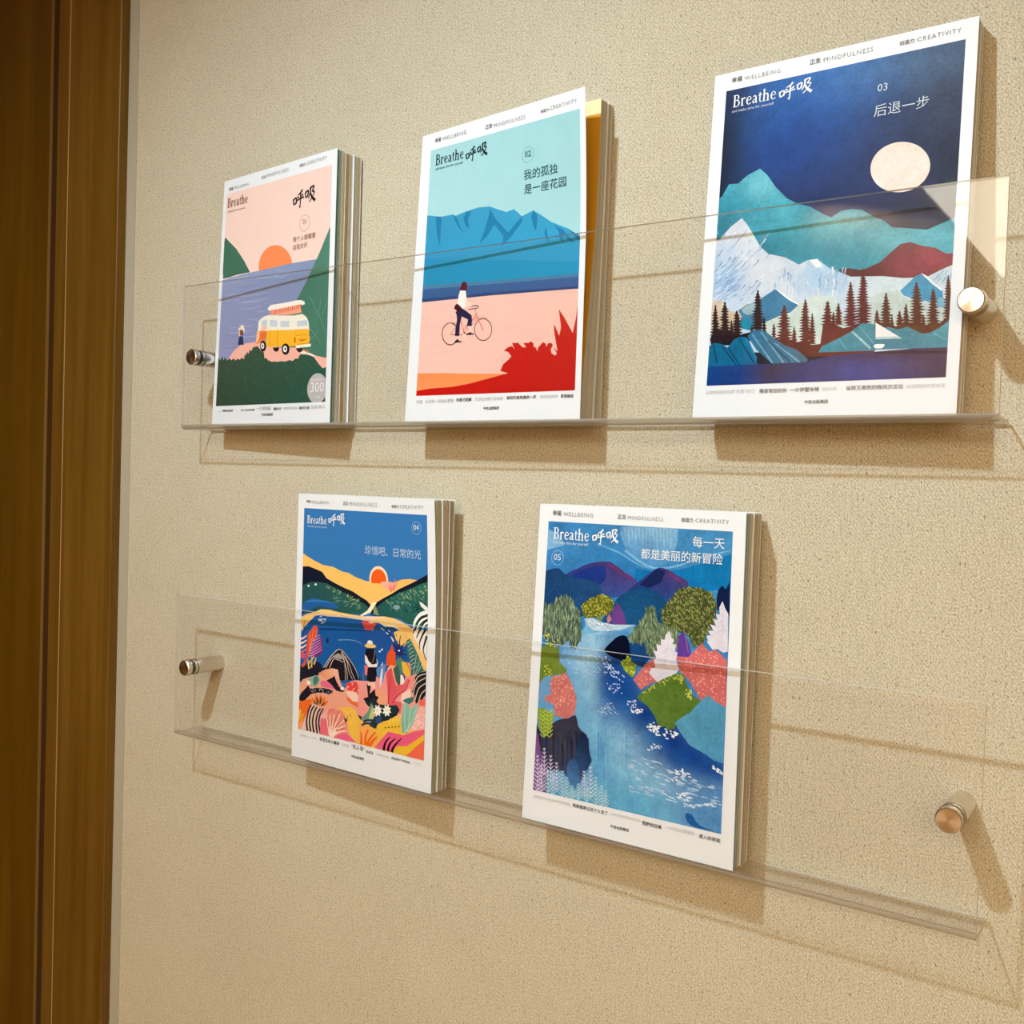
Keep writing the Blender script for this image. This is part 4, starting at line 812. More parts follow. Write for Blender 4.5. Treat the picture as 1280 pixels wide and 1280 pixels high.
('K','88 168 184','1547 1904 1633 1950',6,6),
('P','240 240 238','1199 1812 1364 1922 1206 1918'),
('P','190 210 214','1205 1903 1343 1907 1364 1922 1206 1918'),
('P','250 250 248','1197 1956 1201 1951 1211 1948 1235 1948 1259 1951 1264 1956 1256 1969 1247 1975 1226 1976 1205 1973 1198 1965'),
('P','56 40 54','1207 1996 1423 2000 1643 2011 1644 2026 1424 2018 1208 2007'),
('L',1,145,253,453,'240 240 240'),
('L',2,470,270,696,'240 240 240'),
('T','and make time for yourself',141,289,440,'214 220 230',0),
('T','03',1123,344,1184,'214 222 232',0),
('T','后退一步',1110,505,1440,'206 216 228',0),
('T','幸福 ·',124,77,219,'120 117 112',1),
('T','WELLBEING',219,79,471,'160 157 152',0),
('T','正念 ·',670,72,764,'120 117 112',1),
('T','MINDFULNESS',764,74,1080,'160 157 152',0),
('T','创造力 ·',1240,78,1348,'120 117 112',1),
('T','CREATIVITY',1348,77,1602,'160 157 152',0),
('T','以你的身份去爱“先爱”自己',90,2229,436,'200 198 194',0),
('T','睡姿背后的你',472,2233,657,'128 126 122',1),
('T','一分钟暂停椅',680,2232,870,'128 126 122',1),
('T','何处为家',888,2229,985,'202 200 196',0),
('T','愉快又高效的晚间方法论',1042,2231,1389,'140 138 134',1),
('T','以成熟的方式对话',1412,2230,1629,'200 198 194',0),
('T','中信出版集团',780,2310,932,'110 108 104',1),
]
ART[4] = [
('P','56 122 186','80 128 1614 128 1614 2140 80 2140'),
('P','250 196 104 248 192 100 250 204 110 250 200 110','79 538 141 563 228 592 348 625 483 633 600 665 681 671 763 699 891 723 1016 728 1170 721 1246 703 1321 678 1410 665 1499 669 1622 666 1622 874 90 1002'),
('P','255 226 190','1162 697 1159 722 1151 746 1138 767 1120 785 1099 798 1075 806 1050 809 1025 806 1002 798 980 785 963 767 949 746 941 722 938 697 941 672 949 649 963 627 980 610 1002 596 1025 588 1050 585 1075 588 1099 596 1120 610 1138 627 1151 649 1159 672'),
('P','250 200 106','891 728 1047 730 1246 708 1247 788 892 815'),
('P','244 98 30','1142 702 1140 722 1133 742 1122 759 1108 774 1090 784 1071 791 1050 794 1030 791 1010 784 993 774 978 759 967 742 961 722 958 702 961 681 967 662 978 644 993 630 1010 619 1030 612 1050 610 1071 612 1090 619 1108 630 1122 644 1133 662 1140 681'),
('P','250 200 106','891 737 1047 733 1246 711 1247 799 892 826'),
('P','255 180 150','1078 715 1162 707 1246 714 1257 747 1232 779 1172 780 1110 766 1076 740'),
('K','244 120 120','1201 781 1185 696',18,4),
('K','244 120 120','1216 769 1246 676',18,4),
('K','244 120 120','1224 779 1276 690',18,4),
('K','244 120 120','1201 792 1155 731',18,4),
('P','22 28 44','73 659 160 651 264 670 341 688 401 740 502 772 618 803 733 827 829 864 909 890 964 929 957 973 83 1049'),
('P','22 28 44','1629 603 1469 682 1292 758 1202 808 1110 852 1034 891 980 928 957 1016 1629 956'),
('P','40 84 84 44 96 84 38 78 88 40 90 80','77 832 198 788 301 781 402 785 536 820 668 866 893 924 933 953 879 1012 84 1083'),
('P','42 92 86 46 110 90 36 84 84 40 96 80','1049 922 1141 861 1277 797 1425 743 1528 699 1629 665 1629 1049 1471 1064 1293 1007 957 1016'),
('P','36 94 160','82 1014 134 972 201 936 260 931 321 938 389 941 456 949 530 966 572 984 531 997 457 1005 381 999 305 996 253 1015 204 1038 137 1055 83 1060 67 1044'),
('P','50 120 180','99 979 149 962 236 945 321 940 406 942 493 951 539 959 372 956 293 962 141 977'),
('S','200 206 130 120 160 120 70 130 110','369 804 503 823 830 897 830 918 571 884',44,3.2,0.5,-40,14,'l',1),
('S','110 150 120 70 130 140 150 170 120','471 881 830 929 831 984 506 945',40,4,0.5,-15,12,'l',1),
('S','210 206 130 110 160 130 60 130 110 130 170 180','1141 871 1352 770 1600 688 1608 813 1203 941',90,3.2,0.6,45,18,'l',1),
('S','30 60 60 70 130 110 60 120 140','1172 890 1600 772 1608 854 1441 983 1203 973',70,2.6,0.9,60,30,'l',1),
('S','20 50 56','1441 868 1586 846 1586 939 1441 952',36,1.6,1.2,90,40,'l',1),
('P','130 160 160','1302 911 1301 916 1292 926 1277 933 1258 936 1241 934 1228 927 1225 923 1224 918 1225 913 1228 908 1233 903 1240 899 1258 894 1276 893 1285 895 1292 898 1301 906'),
('P','240 240 220','178 826 177 831 169 836 163 837 157 836 152 833 151 826 154 822 159 819 166 818 172 819 178 824'),
('P','230 235 220','274 806 274 808 268 815 261 817 253 817 245 813 243 808 245 803 250 799 264 797 270 799 273 803'),
('P','252 240 200','979 901 1034 891 957 989 855 1031 831 1027 918 976'),
('K','220 214 150','980 922 1019 927',5,3),
('K','220 214 150','983 934 1025 939',5,3),
('K','220 214 150','986 945 1031 951',5,3),
('K','220 214 150','989 957 1038 964',5,3),
('K','220 214 150','993 969 1044 976',5,3),
('K','220 214 150','996 980 1050 988',5,3),
('K','220 214 150','999 992 1056 1001',5,3),
('P','250 206 130','61 1217 67 1125 153 1083 256 1054 340 1022 441 1016 557 1025 744 1031 965 1030 966 1081 70 1239'),
('P','250 202 122','825 1049 904 1026 1013 1018 1121 1006 1227 1010 1317 1028 1392 1053 1443 1079 1487 1127 1538 1204 1610 1279 1617 1400 1394 1479 826 1095'),
('P','252 214 190','825 1054 920 1027 1113 1009 1167 1013 1014 1035 873 1064'),
('P','22 30 48','58 1080 118 1069 80 1107 58 1117'),
('P','244 226 214','181 1160 265 1082 341 1069 425 1079 508 1064 639 1065 816 1058 973 1059 974 1080 375 1097 265 1102'),
('P','20 92 164 20 90 160 20 94 170 24 92 160','60 1331 113 1212 181 1154 265 1086 341 1075 425 1077 525 1070 623 1066 973 1064 980 1597 70 1713'),
('P','30 84 156 30 80 150 20 94 170 20 94 170','810 1064 936 1074 1060 1068 1137 1077 1228 1079 1288 1097 1333 1126 1392 1199 1437 1319 1438 1473 817 1549'),
('P','244 240 226','1060 1068 1122 1078 1243 1072 1288 1083 1333 1111 1235 1086 1129 1088'),
('P','216 84 84','857 1068 881 1065 920 1067 976 1066 1022 1071 1019 1095 999 1122 982 1140 960 1152 933 1155 906 1150 887 1134 860 1088'),
('P','250 214 170','928 1072 983 1065 1006 1070 960 1082'),
('K','225 236 246','1084 1108 1126 1126',9,4),
('K','225 236 246','1145 1140 1198 1156',9,4),
('K','225 236 246','1168 1116 1191 1130',9,4),
('K','225 236 246','1114 1084 1152 1096',9,4),
('P','12 62 126','327 1194 444 1179 974 1139 974 1151 327 1211'),
('K','120 160 206','569 1271 707 1253 803 1256 866 1274',9,4),
('P','14 38 92','448 1290 446 1302 441 1311 434 1316 426 1315 419 1310 415 1300 414 1294 416 1282 421 1273 429 1268 437 1269 440 1271 446 1279 447 1285'),
('S','230 240 250','299 1098 341 1081 409 1100 385 1147 309 1154',26,1.3,1.0,30,60,'l',1),
('P','24 24 36','384 1541 449 1461 546 1365 595 1349 636 1364 685 1402 742 1450 863 1580 616 1622 385 1563'),
('K','224 200 190','393 1537 449 1464 498 1412 555 1364 595 1351 636 1366 693 1406 750 1454 799 1508 839 1578',8,5),
('K','224 200 190','418 1537 466 1470 515 1426 564 1432 629 1433',8,5),
('K','224 200 190','467 1531 515 1448 556 1444 621 1453 638 1462',8,5),
('K','224 200 190','612 1372 645 1423 663 1497 673 1615',8,5),
('K','224 200 190','636 1385 686 1451 711 1523 760 1593',8,5),
('K','224 200 190','661 1405 718 1474 751 1535 792 1589',8,5),
('K','224 200 190','620 1365 645 1439 687 1521 697 1606',8,5),
('P','170 168 160','506 1422 571 1387 620 1398 629 1427 564 1426'),
('P','110 54 124','197 1451 204 1394 246 1356 312 1293 345 1259 367 1310 372 1365 369 1415 316 1454 231 1470'),
('K','220 140 196','205 1461 264 1435 364 1382',15,6),
('K','220 140 196','205 1438 264 1411 359 1361',15,6),
('K','220 140 196','204 1414 263 1386 353 1339',15,6),
('K','220 140 196','204 1391 263 1362 348 1317',15,6),
('K','220 140 196','203 1367 262 1337 342 1296',15,6),
('K','220 140 196','203 1344 262 1312 337 1274',15,6),
('K','220 140 196','202 1320 261 1288 331 1252',15,6),
('K','250 214 210','64 1319 107 1309 158 1278',24,10),
('K','250 214 210','65 1360 108 1349 159 1319',24,10),
('K','250 214 210','66 1400 109 1390 160 1359',24,10),
('K','230 110 120','67 1441 110 1430 161 1399',24,10),
('K','230 110 120','68 1481 111 1471 162 1440',24,10),
('P','230 88 50','92 1570 163 1477 160 1365 175 1262 196 1238 225 1212 242 1183 288 1172 302 1205 294 1262 245 1323 204 1394 188 1452 139 1570'),
('K','250 170 130','204 1417 227 1313 250 1187',7,4),
('K','250 170 130','189 1474 203 1361 200 1237',7,4),
('K','250 170 130','236 1323 278 1274 285 1206',7,4),
('P','200 90 120','62 1421 128 1442 163 1477 112 1500 63 1460'),
('K','34 60 92','131 1238 114 1203 103 1167',15,4),
('K','34 60 92','140 1232 129 1188 124 1143',15,3),
('K','34 60 92','131 1238 98 1267 72 1295',15,4),
('K','34 60 92','148 1225 191 1196 241 1166',15,3),
('P','24 30 46','69 1702 65 1556 114 1573 164 1539 249 1523 308 1494 359 1510 368 1543 418 1537 385 1585 319 1626 167 1667 100 1703'),
('K','236 196 96','199 1574 180 1492',19,11),
('K','236 196 96','233 1559 235 1463',19,11),
('K','236 196 96','266 1527 290 1463',19,11),
('K','236 196 96','190 1530 265 1455',19,11),
('K','236 196 96','208 1573 199 1557',19,11),
('K','60 110 70','224 1526 231 1486',10,3),
('K','60 110 70','249 1529 266 1488',10,3),
('P','240 178 140 244 160 150 240 150 120 236 170 130','62 1742 127 1678 211 1649 322 1617 395 1572 504 1541 558 1546 595 1602 631 1669 676 1687 701 1630 789 1595 935 1583 970 1695 976 2156 77 2302'),
('P','240 150 100 246 196 170 236 140 90 246 190 160','322 1599 413 1552 503 1529 575 1532 595 1602 514 1600 433 1640 396 1626'),
('P','150 176 160','193 1670 210 1653 239 1640 277 1625 313 1618 338 1626 351 1644 344 1676 324 1708 288 1724 251 1730 228 1727 213 1716 198 1694'),
('P','70 130 110','267 1642 290 1628 313 1624 326 1641 328 1665 310 1693 287 1713 270 1705 259 1686 258 1664'),
('P','250 236 220','175 1684 197 1681 222 1685 232 1695 231 1708 209 1717 185 1720 174 1703'),
('P','24 26 40','66 1870 102 1810 167 1753 194 1725 223 1751 306 1732 398 1720 471 1719 525 1736 472 1767 399 1762 307 1777 234 1799 160 1864 114 1888'),
('P','24 26 40','433 1646 505 1613 532 1591 559 1636 596 1679 668 1711 632 1722 561 1719 506 1685'),
('P','230 110 140','360 1667 392 1655 433 1652 473 1662 506 1679 529 1697 534 1711 510 1713 471 1710 417 1712 370 1708 354 1688'),
('S','240 236 230','195 1743 507 1711 508 1756 196 1786',26,0.9,0.8,0,60,'l',1),
('P','70 60 80','453 1751 516 1719 508 1750 463 1768'),
('P','250 244 240','659 1686 659 1689 654 1697 645 1702 639 1704 623 1703 616 1699 613 1692 616 1684 628 1675 644 1673 653 1676 658 1682'),
('P','240 110 40','66 1895 235 1841 254 1863 137 2062 82 2143 71 2059'),
('P','250 190 70','70 1974 115 1955 107 2017 74 2096'),
('P','250 176 50','86 2118 130 1990 149 1987 110 2114'),
('P','244 196 190','111 2139 191 1981 204 2136'),
('P','240 120 50','310 1897 316 1871 288 1862 263 1862 261 1879 271 1899'),
('P','240 120 50','319 1890 316 1855 276 1836 244 1828 249 1851 270 1882'),
('P','240 120 50','328 1883 345 1843 322 1809 298 1790 290 1818 291 1858'),
('P','240 120 50','356 1879 385 1842 377 1804 363 1782 344 1808 331 1848'),
('P','240 120 50','374 1876 415 1850 422 1815 418 1792 391 1812 364 1844'),
('P','240 120 50','374 1888 424 1876 453 1845 464 1822 430 1832 387 1854'),
('P','40 70 60','329 1901 319 1877 292 1858 272 1848 280 1865 299 1888'),
('P','40 70 60','337 1888 339 1856 322 1825 308 1807 308 1829 316 1863'),
('P','40 70 60','356 1885 373 1852 375 1815 372 1792 361 1816 350 1853'),
('P','40 70 60','365 1890 398 1876 424 1854 437 1838 414 1848 382 1867'),
('P','240 190 180','186 2133 177 2063 201 1980 232 1917 273 1878 317 1885 377 1922 385 1953 391 2047 370 2135 277 2155'),
('K','44 44 52','204 2136 188 2054 209 1954 245 1894',24,17),
('K','44 44 52','246 2136 225 2049 246 1949 287 1895',24,16),
('K','44 44 52','292 2138 267 2054 284 1962 319 1902',24,16),
('K','44 44 52','334 2137 313 2048 330 1961 365 1908',24,16),
('K','44 44 52','379 2136 350 2054 362 1968 402 1903',24,16),
('K','240 224 190','225 2136 208 2051 228 1951 266 1895',10,6),
('K','230 214 120','271 2138 249 2057 265 1964 303 1898',10,6),
('K','240 200 190','315 2137 293 2051 308 1958 342 1905',10,6),
('P','232 100 110 240 130 120 238 110 130 240 120 130','370 2135 368 2015 403 1950 474 1898 564 1874 529 1932 512 1994 515 2136'),
('P','246 176 160','385 1977 407 1949 463 1900 474 1898 453 1947 422 1995 397 1996'),
('P','236 140 120','439 1945 511 1911 617 1884 706 1930 709 2071 524 2146 479 2130'),
('K','252 226 206','497 2139 468 2036 439 1951',16,9),
('K','252 226 206','506 2137 495 2032 493 1943',16,9),
('K','252 226 206','515 2136 522 2028 547 1930',16,9),
('K','252 226 206','524 2135 549 2048 618 1919',16,9),
('K','252 226 206','524 2129 585 2037 680 1957',16,9),
('K','252 226 206','524 2135 603 2052 690 2009',16,9),
('K','252 226 206','524 2140 603 2081 700 2054',16,9),
('K','190 90 70','482 2058 458 1966',10,4),
('K','190 90 70','513 2030 521 1957',10,4),
('K','190 90 70','557 1999 600 1898',10,4),
('K','190 90 70','567 2045 654 1967',10,4),
('K','190 90 70','576 2073 682 2028',10,4),
('P','240 100 140','551 2136 621 2096 709 2071 761 2097 831 2127 710 2140'),
('P','246 190 80 244 200 70 246 196 80 240 190 70','581 1854 670 1853 740 1831 810 1857 836 1911 880 1928 974 1961 976 2156 848 2136 779 2106 734 2055 707 1965 653 1891'),
('S','240 160 90 250 214 120','599 1863 793 1871 829 1982 743 2030 653 1926',60,1.2,0.9,40,60,'l',1),
('P','60 40 40','667 1924 694 1956 690 1980 715 1911 707 1965 694 1979 676 1964'),
('P','240 110 60','686 1768 739 1755 791 1777 878 1777 946 1803 930 1851 878 1847 827 1825 739 1802'),
('P','250 210 190','685 1709 729 1697 790 1695 839 1707 877 1725 898 1745 895 1763 847 1777 791 1783 762 1777 702 1734'),
('P','232 72 72','758 1640 757 1646 754 1652 741 1662 733 1666 715 1669 698 1668 685 1661 682 1656 681 1650 682 1644 690 1633 705 1625 714 1622 724 1621 741 1623 748 1626 753 1630 757 1635'),
('P','232 72 72','802 1653 801 1658 797 1664 785 1674 777 1678 759 1681 742 1680 729 1673 726 1668 725 1662 726 1657 729 1651 741 1641 749 1637 768 1633 785 1635 792 1638 797 1642 800 1647'),
('P','232 72 72','845 1670 844 1676 841 1682 829 1692 812 1698 794 1699 779 1695 773 1691 770 1686 769 1680 770 1675 773 1669 778 1663 793 1655 811 1651 828 1653 841 1660 844 1665'),
('P','232 72 72','888 1647 887 1653 884 1659 872 1669 855 1675 837 1676 822 1671 813 1663 812 1657 813 1651 821 1640 836 1632 845 1629 854 1628 871 1630 878 1633 883 1637 887 1642'),
('P','232 72 72','931 1677 930 1682 927 1688 915 1698 907 1702 889 1705 872 1704 865 1701 860 1697 857 1692 856 1687 857 1681 860 1675 872 1665 889 1659 907 1658 921 1662 927 1666 930 1671'),
('P','232 72 72','827 1626 826 1631 823 1637 811 1647 803 1651 785 1655 768 1653 755 1646 752 1641 751 1635 752 1630 755 1624 767 1614 775 1610 793 1607 810 1608 823 1615 826 1620'),
('P','232 72 72','897 1693 896 1699 888 1710 873 1718 855 1722 838 1720 831 1717 826 1713 821 1703 822 1697 826 1691 837 1681 854 1675 872 1674 881 1676 893 1683 896 1687'),
('P','232 72 72','776 1668 775 1673 771 1679 759 1689 751 1693 733 1697 716 1695 703 1688 700 1683 699 1678 700 1672 703 1666 715 1656 723 1652 742 1649 759 1650 766 1653 771 1657 774 1662'),
('P','232 72 72','939 1658 938 1664 930 1675 915 1683 907 1686 889 1687 874 1682 869 1678 865 1673 864 1668 865 1662 868 1656 873 1651 888 1643 897 1640 915 1639 930 1644 935 1648 938 1653'),
('P','252 170 160','718 1666 712 1672 706 1675 701 1673 700 1669 703 1662 709 1657 716 1654 721 1655 722 1660'),
('P','252 170 160','789 1675 783 1680 776 1683 771 1682 770 1677 773 1671 779 1665 786 1663 791 1664 792 1668'),
('P','252 170 160','841 1680 835 1685 828 1688 824 1687 823 1682 826 1676 832 1670 838 1668 843 1669 844 1673'),
('P','252 170 160','883 1662 878 1668 871 1671 866 1670 865 1665 874 1653 881 1650 886 1651 887 1656'),
('P','252 170 160','771 1636 765 1641 758 1644 753 1643 752 1638 755 1632 761 1626 768 1624 773 1625 774 1630'),
('P','252 170 160','901 1701 895 1707 889 1709 884 1708 883 1703 886 1697 892 1692 899 1689 903 1690 904 1695'),
('K','120 120 40','902 1645 896 1564 883 1513',16,7),
('K','60 110 80','927 1631 918 1550',11,6),
('P','34 60 64','844 1811 878 1795 891 1857 888 1933 854 1909 836 1865'),
('P','120 180 150','896 1903 947 1860 981 1844 982 1925 897 1937'),
('P','246 170 160 240 130 120 244 150 140 246 180 170','834 1593 965 1577 1163 1470 1279 1375 1451 1355 1620 1640 1621 1902 1168 1971 838 1883'),
('P','240 196 60 244 200 70 246 190 60 240 190 60','849 1951 1069 1945 1196 1859 1340 1811 1360 1941 1621 1875 1621 2148 852 2162'),
('P','250 170 90 246 180 80 250 180 110 246 176 90','849 1951 990 1971 1119 2018 1061 2129 852 2149'),
('P','240 120 110','902 1448 972 1451 965 1526 911 1533'),
('P','22 22 32','916 1307 1009 1287 1024 1322 1044 1363 1033 1422 1002 1431 940 1417 905 1368'),
('P','250 236 226','904 1357 932 1375 948 1405 995 1432 1056 1414 1044 1368 1064 1408 1049 1447 956 1458 909 1421'),
('P','22 24 34','956 1460 1045 1450 1050 1521 949 1533'),
('K','190 150 120','1020 1307 1013 1377 991 1417',6,4),
('P','244 206 120','892 1283 923 1258 985 1252 1028 1263 1039 1275 1001 1290 931 1295'),
('P','248 240 240','929 1255 934 1236 961 1226 989 1233 994 1253 962 1260'),
('P','235 240 250','1090 1307 1089 1311 1085 1315 1080 1317 1067 1314 1066 1308 1071 1302 1076 1300 1089 1303 1090 1305'),
('P','235 240 250','1115 1288 1113 1295 1106 1299 1101 1299 1095 1295 1094 1288 1098 1282 1103 1280 1113 1282 1115 1286'),
('P','240 90 40','1159 1413 1162 1360 1169 1317 1207 1271 1222 1227 1237 1267 1267 1301 1264 1348 1275 1399 1231 1431'),
('P','250 180 150','1171 1496 1178 1437 1215 1406 1260 1412 1261 1490'),
('P','206 80 60','1194 1493 1216 1422 1231 1446 1246 1492'),
('P','200 206 236','1088 1511 1091 1437 1117 1391 1129 1432 1118 1507'),
('P','244 206 110 244 200 120 240 190 90 240 196 100','1236 1131 1288 1104 1392 1115 1407 1166 1363 1233 1289 1220'),
('P','80 132 120','1275 1441 1268 1369 1319 1311 1393 1355 1452 1461 1291 1486'),
('P','240 190 60','1334 1361 1386 1361 1423 1413 1445 1467 1364 1477 1349 1422'),
('P','60 110 104 70 140 130 44 90 84 60 110 100','1385 1179 1422 1159 1451 1193 1560 1336 1603 1397 1553 1423 1452 1466 1437 1370 1393 1292'),
('K','190 220 206','1396 1204 1422 1180 1436 1173',6,2),
('K','190 220 206','1404 1233 1431 1209 1450 1203',6,2),
('K','190 220 206','1411 1262 1439 1238 1463 1233',6,2),
('K','190 220 206','1419 1292 1448 1268 1476 1262',6,2),
('K','190 220 206','1426 1321 1457 1297 1489 1292',6,2),
('K','190 220 206','1433 1350 1466 1326 1502 1321',6,2),
('K','190 220 206','1441 1379 1475 1355 1515 1351',6,2),
('K','190 220 206','1448 1408 1484 1383 1528 1380',5,2),
('K','200 220 210','1467 1465 1488 1364 1502 1275',5,3),
('K','200 220 210','1481 1463 1524 1376 1538 1307',5,3),
('K','200 220 210','1496 1461 1546 1388 1560 1356',5,3),
('K','36 36 96','1289 1278 1208 1178 1137 1077',21,5),
('K','36 36 96','1289 1283 1234 1210 1191 1135',21,5),
('K','36 36 96','1297 1272 1275 1206 1266 1138',21,5),
('K','36 36 96','1304 1271 1305 1208 1318 1144',21,5),
('K','36 36 96','1312 1275 1335 1239 1370 1201',21,5),
('K','36 36 96','1319 1280 1335 1273 1363 1264',21,5),
('K','36 36 96','1319 1290 1350 1297 1393 1303',21,5),
('K','36 36 96','1312 1296 1339 1327 1379 1356',21,5),
('K','36 36 96','1297 1298 1272 1308 1260 1317',21,5),
('K','36 36 96','1289 1293 1257 1284 1237 1273',21,5),
('K','36 36 96','1304 1302 1306 1320 1319 1337',21,5),
('P','235 240 240','1244 1214 1238 1191 1218 1172 1202 1160 1207 1176 1221 1199'),
('P','244 200 120','1278 1200 1276 1171 1260 1142 1247 1124 1249 1145 1257 1176'),
('P','244 200 120','1300 1198 1301 1165 1288 1131 1277 1111 1277 1134 1282 1170'),
('P','244 200 120','1333 1226 1348 1196 1350 1162 1348 1141 1338 1162 1329 1196'),
('P','40 40 110','1334 1273 1333 1278 1326 1289 1315 1296 1301 1299 1294 1299 1287 1297 1282 1294 1278 1290 1275 1285 1274 1279 1275 1274 1282 1263 1293 1256 1300 1253 1314 1253 1321 1255 1326 1258 1330 1262 1333 1267'),
('P','240 244 250','1314 1272 1312 1278 1305 1282 1300 1282 1296 1280 1294 1272 1298 1267 1308 1265 1313 1268 1314 1270'),
('P','250 206 130 250 206 130 250 196 120 250 200 120','1443 1131 1487 1127 1552 1228 1610 1299 1610 1401 1582 1394 1524 1288 1466 1191'),
('P','244 242 236','1519 840 1559 855 1609 882 1624 912 1580 905 1537 878'),
('K','244 242 236','1616 923 1537 945 1479 1003 1458 1062',37,21),
('K','244 242 236','1616 959 1559 985 1516 1025 1501 1063',29,17),
('K','244 242 236','1617 1000 1581 1024 1559 1057',22,13),
('K','26 30 34','1616 944 1545 976 1508 1016 1494 1053',21,9),
('K','26 30 34','1616 980 1574 1010 1552 1043 1538 1059',21,9),
('P','246 238 226','1443 1069 1617 1073 1617 1298 1581 1282 1458 1130'),
('K','26 30 34','1538 1065 1516 1103 1494 1147',23,7),
('K','26 30 34','1595 1064 1559 1119 1531 1184 1535 1235',23,7),
('K','26 30 34','1610 1114 1588 1178 1574 1242 1610 1314',23,7),
('K','26 30 34','1487 1070 1465 1087 1458 1119',23,7),
('P','26 30 40','1490 1531 1490 1471 1527 1433 1611 1403 1620 1587 1574 1652 1509 1688 1490 1617 1462 1595'),
('K','226 206 180','1490 1524 1527 1460 1615 1423',9,7),
('K','226 206 180','1476 1613 1509 1522 1615 1456',9,7),
('K','226 206 180','1500 1656 1537 1558 1615 1502',9,7),
('K','226 206 180','1537 1677 1565 1601 1615 1555',9,7),
('P','246 214 200','1339 1724 1348 1629 1396 1603 1443 1570 1453 1622 1434 1691'),
('P','60 100 84','1241 1434 1299 1386 1328 1491 1334 1591 1280 1537'),
('P','46 60 140','1328 1464 1366 1459 1386 1484 1367 1540 1338 1530'),
('P','244 240 226','1328 1471 1357 1474 1376 1519 1358 1595 1329 1585'),
('P','100 140 196','1044 1471 1074 1440 1163 1402 1153 1471 1125 1570 1065 1530'),
('P','226 232 240','1104 1464 1123 1434 1120 1544 1096 1615 1090 1541'),
('P','226 80 90 236 110 110 230 90 100 236 110 120','1163 1484 1202 1438 1231 1462 1281 1571 1357 1548 1414 1494 1443 1504 1396 1576 1262 1701 1358 1702 1340 1798 1292 1791 1195 1738 1184 1631'),
('K','190 40 70','1195 1738 1204 1628 1212 1478',11,6),
('K','190 40 70','1243 1724 1310 1648 1396 1583 1424 1506',11,6),
('P','246 170 130','1046 1656 1072 1635 1106 1627 1138 1634 1165 1654 1183 1697 1185 1739 1156 1757 1117 1762 1083 1756 1057 1736 1044 1696'),
('P','26 28 40','936 1608 986 1609 977 1685 1036 1636 1047 1690 1086 1698 1057 1736 1077 1761 968 1796 897 1737 957 1715'),
('P','22 24 36','944 1462 1044 1450 1045 1567 996 1587 935 1574'),
('P','246 206 180','946 1593 996 1580 1036 1575 1041 1622 1001 1648 996 1614 951 1617'),
('P','28 50 50','928 1774 1027 1706 1087 1759 1243 1744 1291 1731 1330 1766 1302 1817 1215 1869 1098 1914 1050 1975 980 1958 1029 1883 1068 1850'),
('P','110 150 130','889 1910 959 1839 998 1758 1038 1800 1029 1897 930 1932'),
('P','190 206 130','969 1905 1008 1791 1033 1828 1029 1890'),
('P','44 80 130','1049 1880 1118 1857 1128 1909 1059 1933'),
('P','250 248 240','1076 1814 1088 1828 1111 1827 1129 1822 1119 1813 1101 1805'),
('P','250 248 240','1076 1814 1069 1836 1086 1851 1102 1858 1105 1843 1101 1823'),
('P','250 248 240','1076 1814 1054 1833 1054 1854 1060 1868 1074 1855 1087 1833'),
('P','250 248 240','1076 1814 1049 1817 1033 1833 1027 1846 1045 1843 1069 1833'),
('P','250 248 240','1076 1814 1064 1799 1040 1801 1023 1805 1032 1814 1051 1822'),
('P','250 248 240','1076 1814 1082 1792 1065 1777 1049 1769 1047 1784 1051 1805'),
('P','250 248 240','1076 1814 1098 1795 1097 1773 1092 1760 1078 1773 1065 1795'),
('P','250 248 240','1076 1814 1103 1810 1118 1794 1124 1782 1106 1785 1083 1795'),
('P','244 220 120','1086 1812 1085 1816 1077 1822 1072 1822 1067 1819 1066 1813 1070 1808 1081 1806 1083 1807 1085 1811'),
('P','250 248 240','1184 1797 1195 1811 1219 1810 1236 1805 1227 1796 1208 1788'),
('P','250 248 240','1184 1797 1177 1818 1194 1833 1209 1841 1212 1826 1208 1806'),
('P','250 248 240','1184 1797 1162 1815 1162 1837 1168 1850 1182 1837 1194 1816'),
('P','250 248 240','1184 1797 1157 1800 1141 1816 1135 1829 1154 1825 1177 1816'),
('P','250 248 240','1184 1797 1172 1782 1148 1783 1131 1788 1140 1797 1159 1805'),
('P','250 248 240','1184 1797 1190 1775 1173 1760 1158 1752 1155 1767 1159 1787'),
('P','250 248 240','1184 1797 1205 1778 1205 1756 1199 1743 1186 1756 1173 1778'),
('P','250 248 240','1184 1797 1210 1793 1225 1777 1231 1765 1213 1768 1190 1778'),
('P','244 220 120','1193 1795 1191 1801 1187 1804 1180 1805 1175 1802 1174 1796 1176 1792 1185 1788 1191 1790 1193 1793'),
('K','36 60 80','890 1972 930 1949 990 1943 1069 1965',21,13),
('K','36 60 80','909 1935 979 1911 1049 1914 1079 1937',21,13),
('P','60 40 30','1181 1943 1179 1948 1173 1951 1167 1951 1164 1949 1163 1946 1164 1942 1171 1938 1177 1938 1180 1940 1181 1942'),
('P','60 40 30','1220 1934 1216 1940 1208 1942 1204 1941 1202 1935 1206 1930 1214 1928 1219 1931 1219 1932'),
('P','60 40 30','1258 1925 1256 1930 1251 1933 1246 1933 1241 1929 1243 1923 1246 1920 1253 1919 1258 1923'),
('P','60 40 30','1297 1916 1296 1919 1294 1920 1293 1922 1285 1924 1280 1921 1279 1918 1281 1913 1287 1910 1296 1913 1296 1914'),
('P','60 40 30','1335 1907 1331 1913 1323 1915 1318 1911 1318 1906 1325 1901 1332 1902 1334 1905'),
('K','250 214 110','1206 1898 1230 1854',13,6),
('K','250 214 110','1244 1885 1268 1839',13,6),
('K','250 214 110','1283 1873 1306 1824',13,6),
('K','250 214 110','1321 1861 1345 1809',13,6),
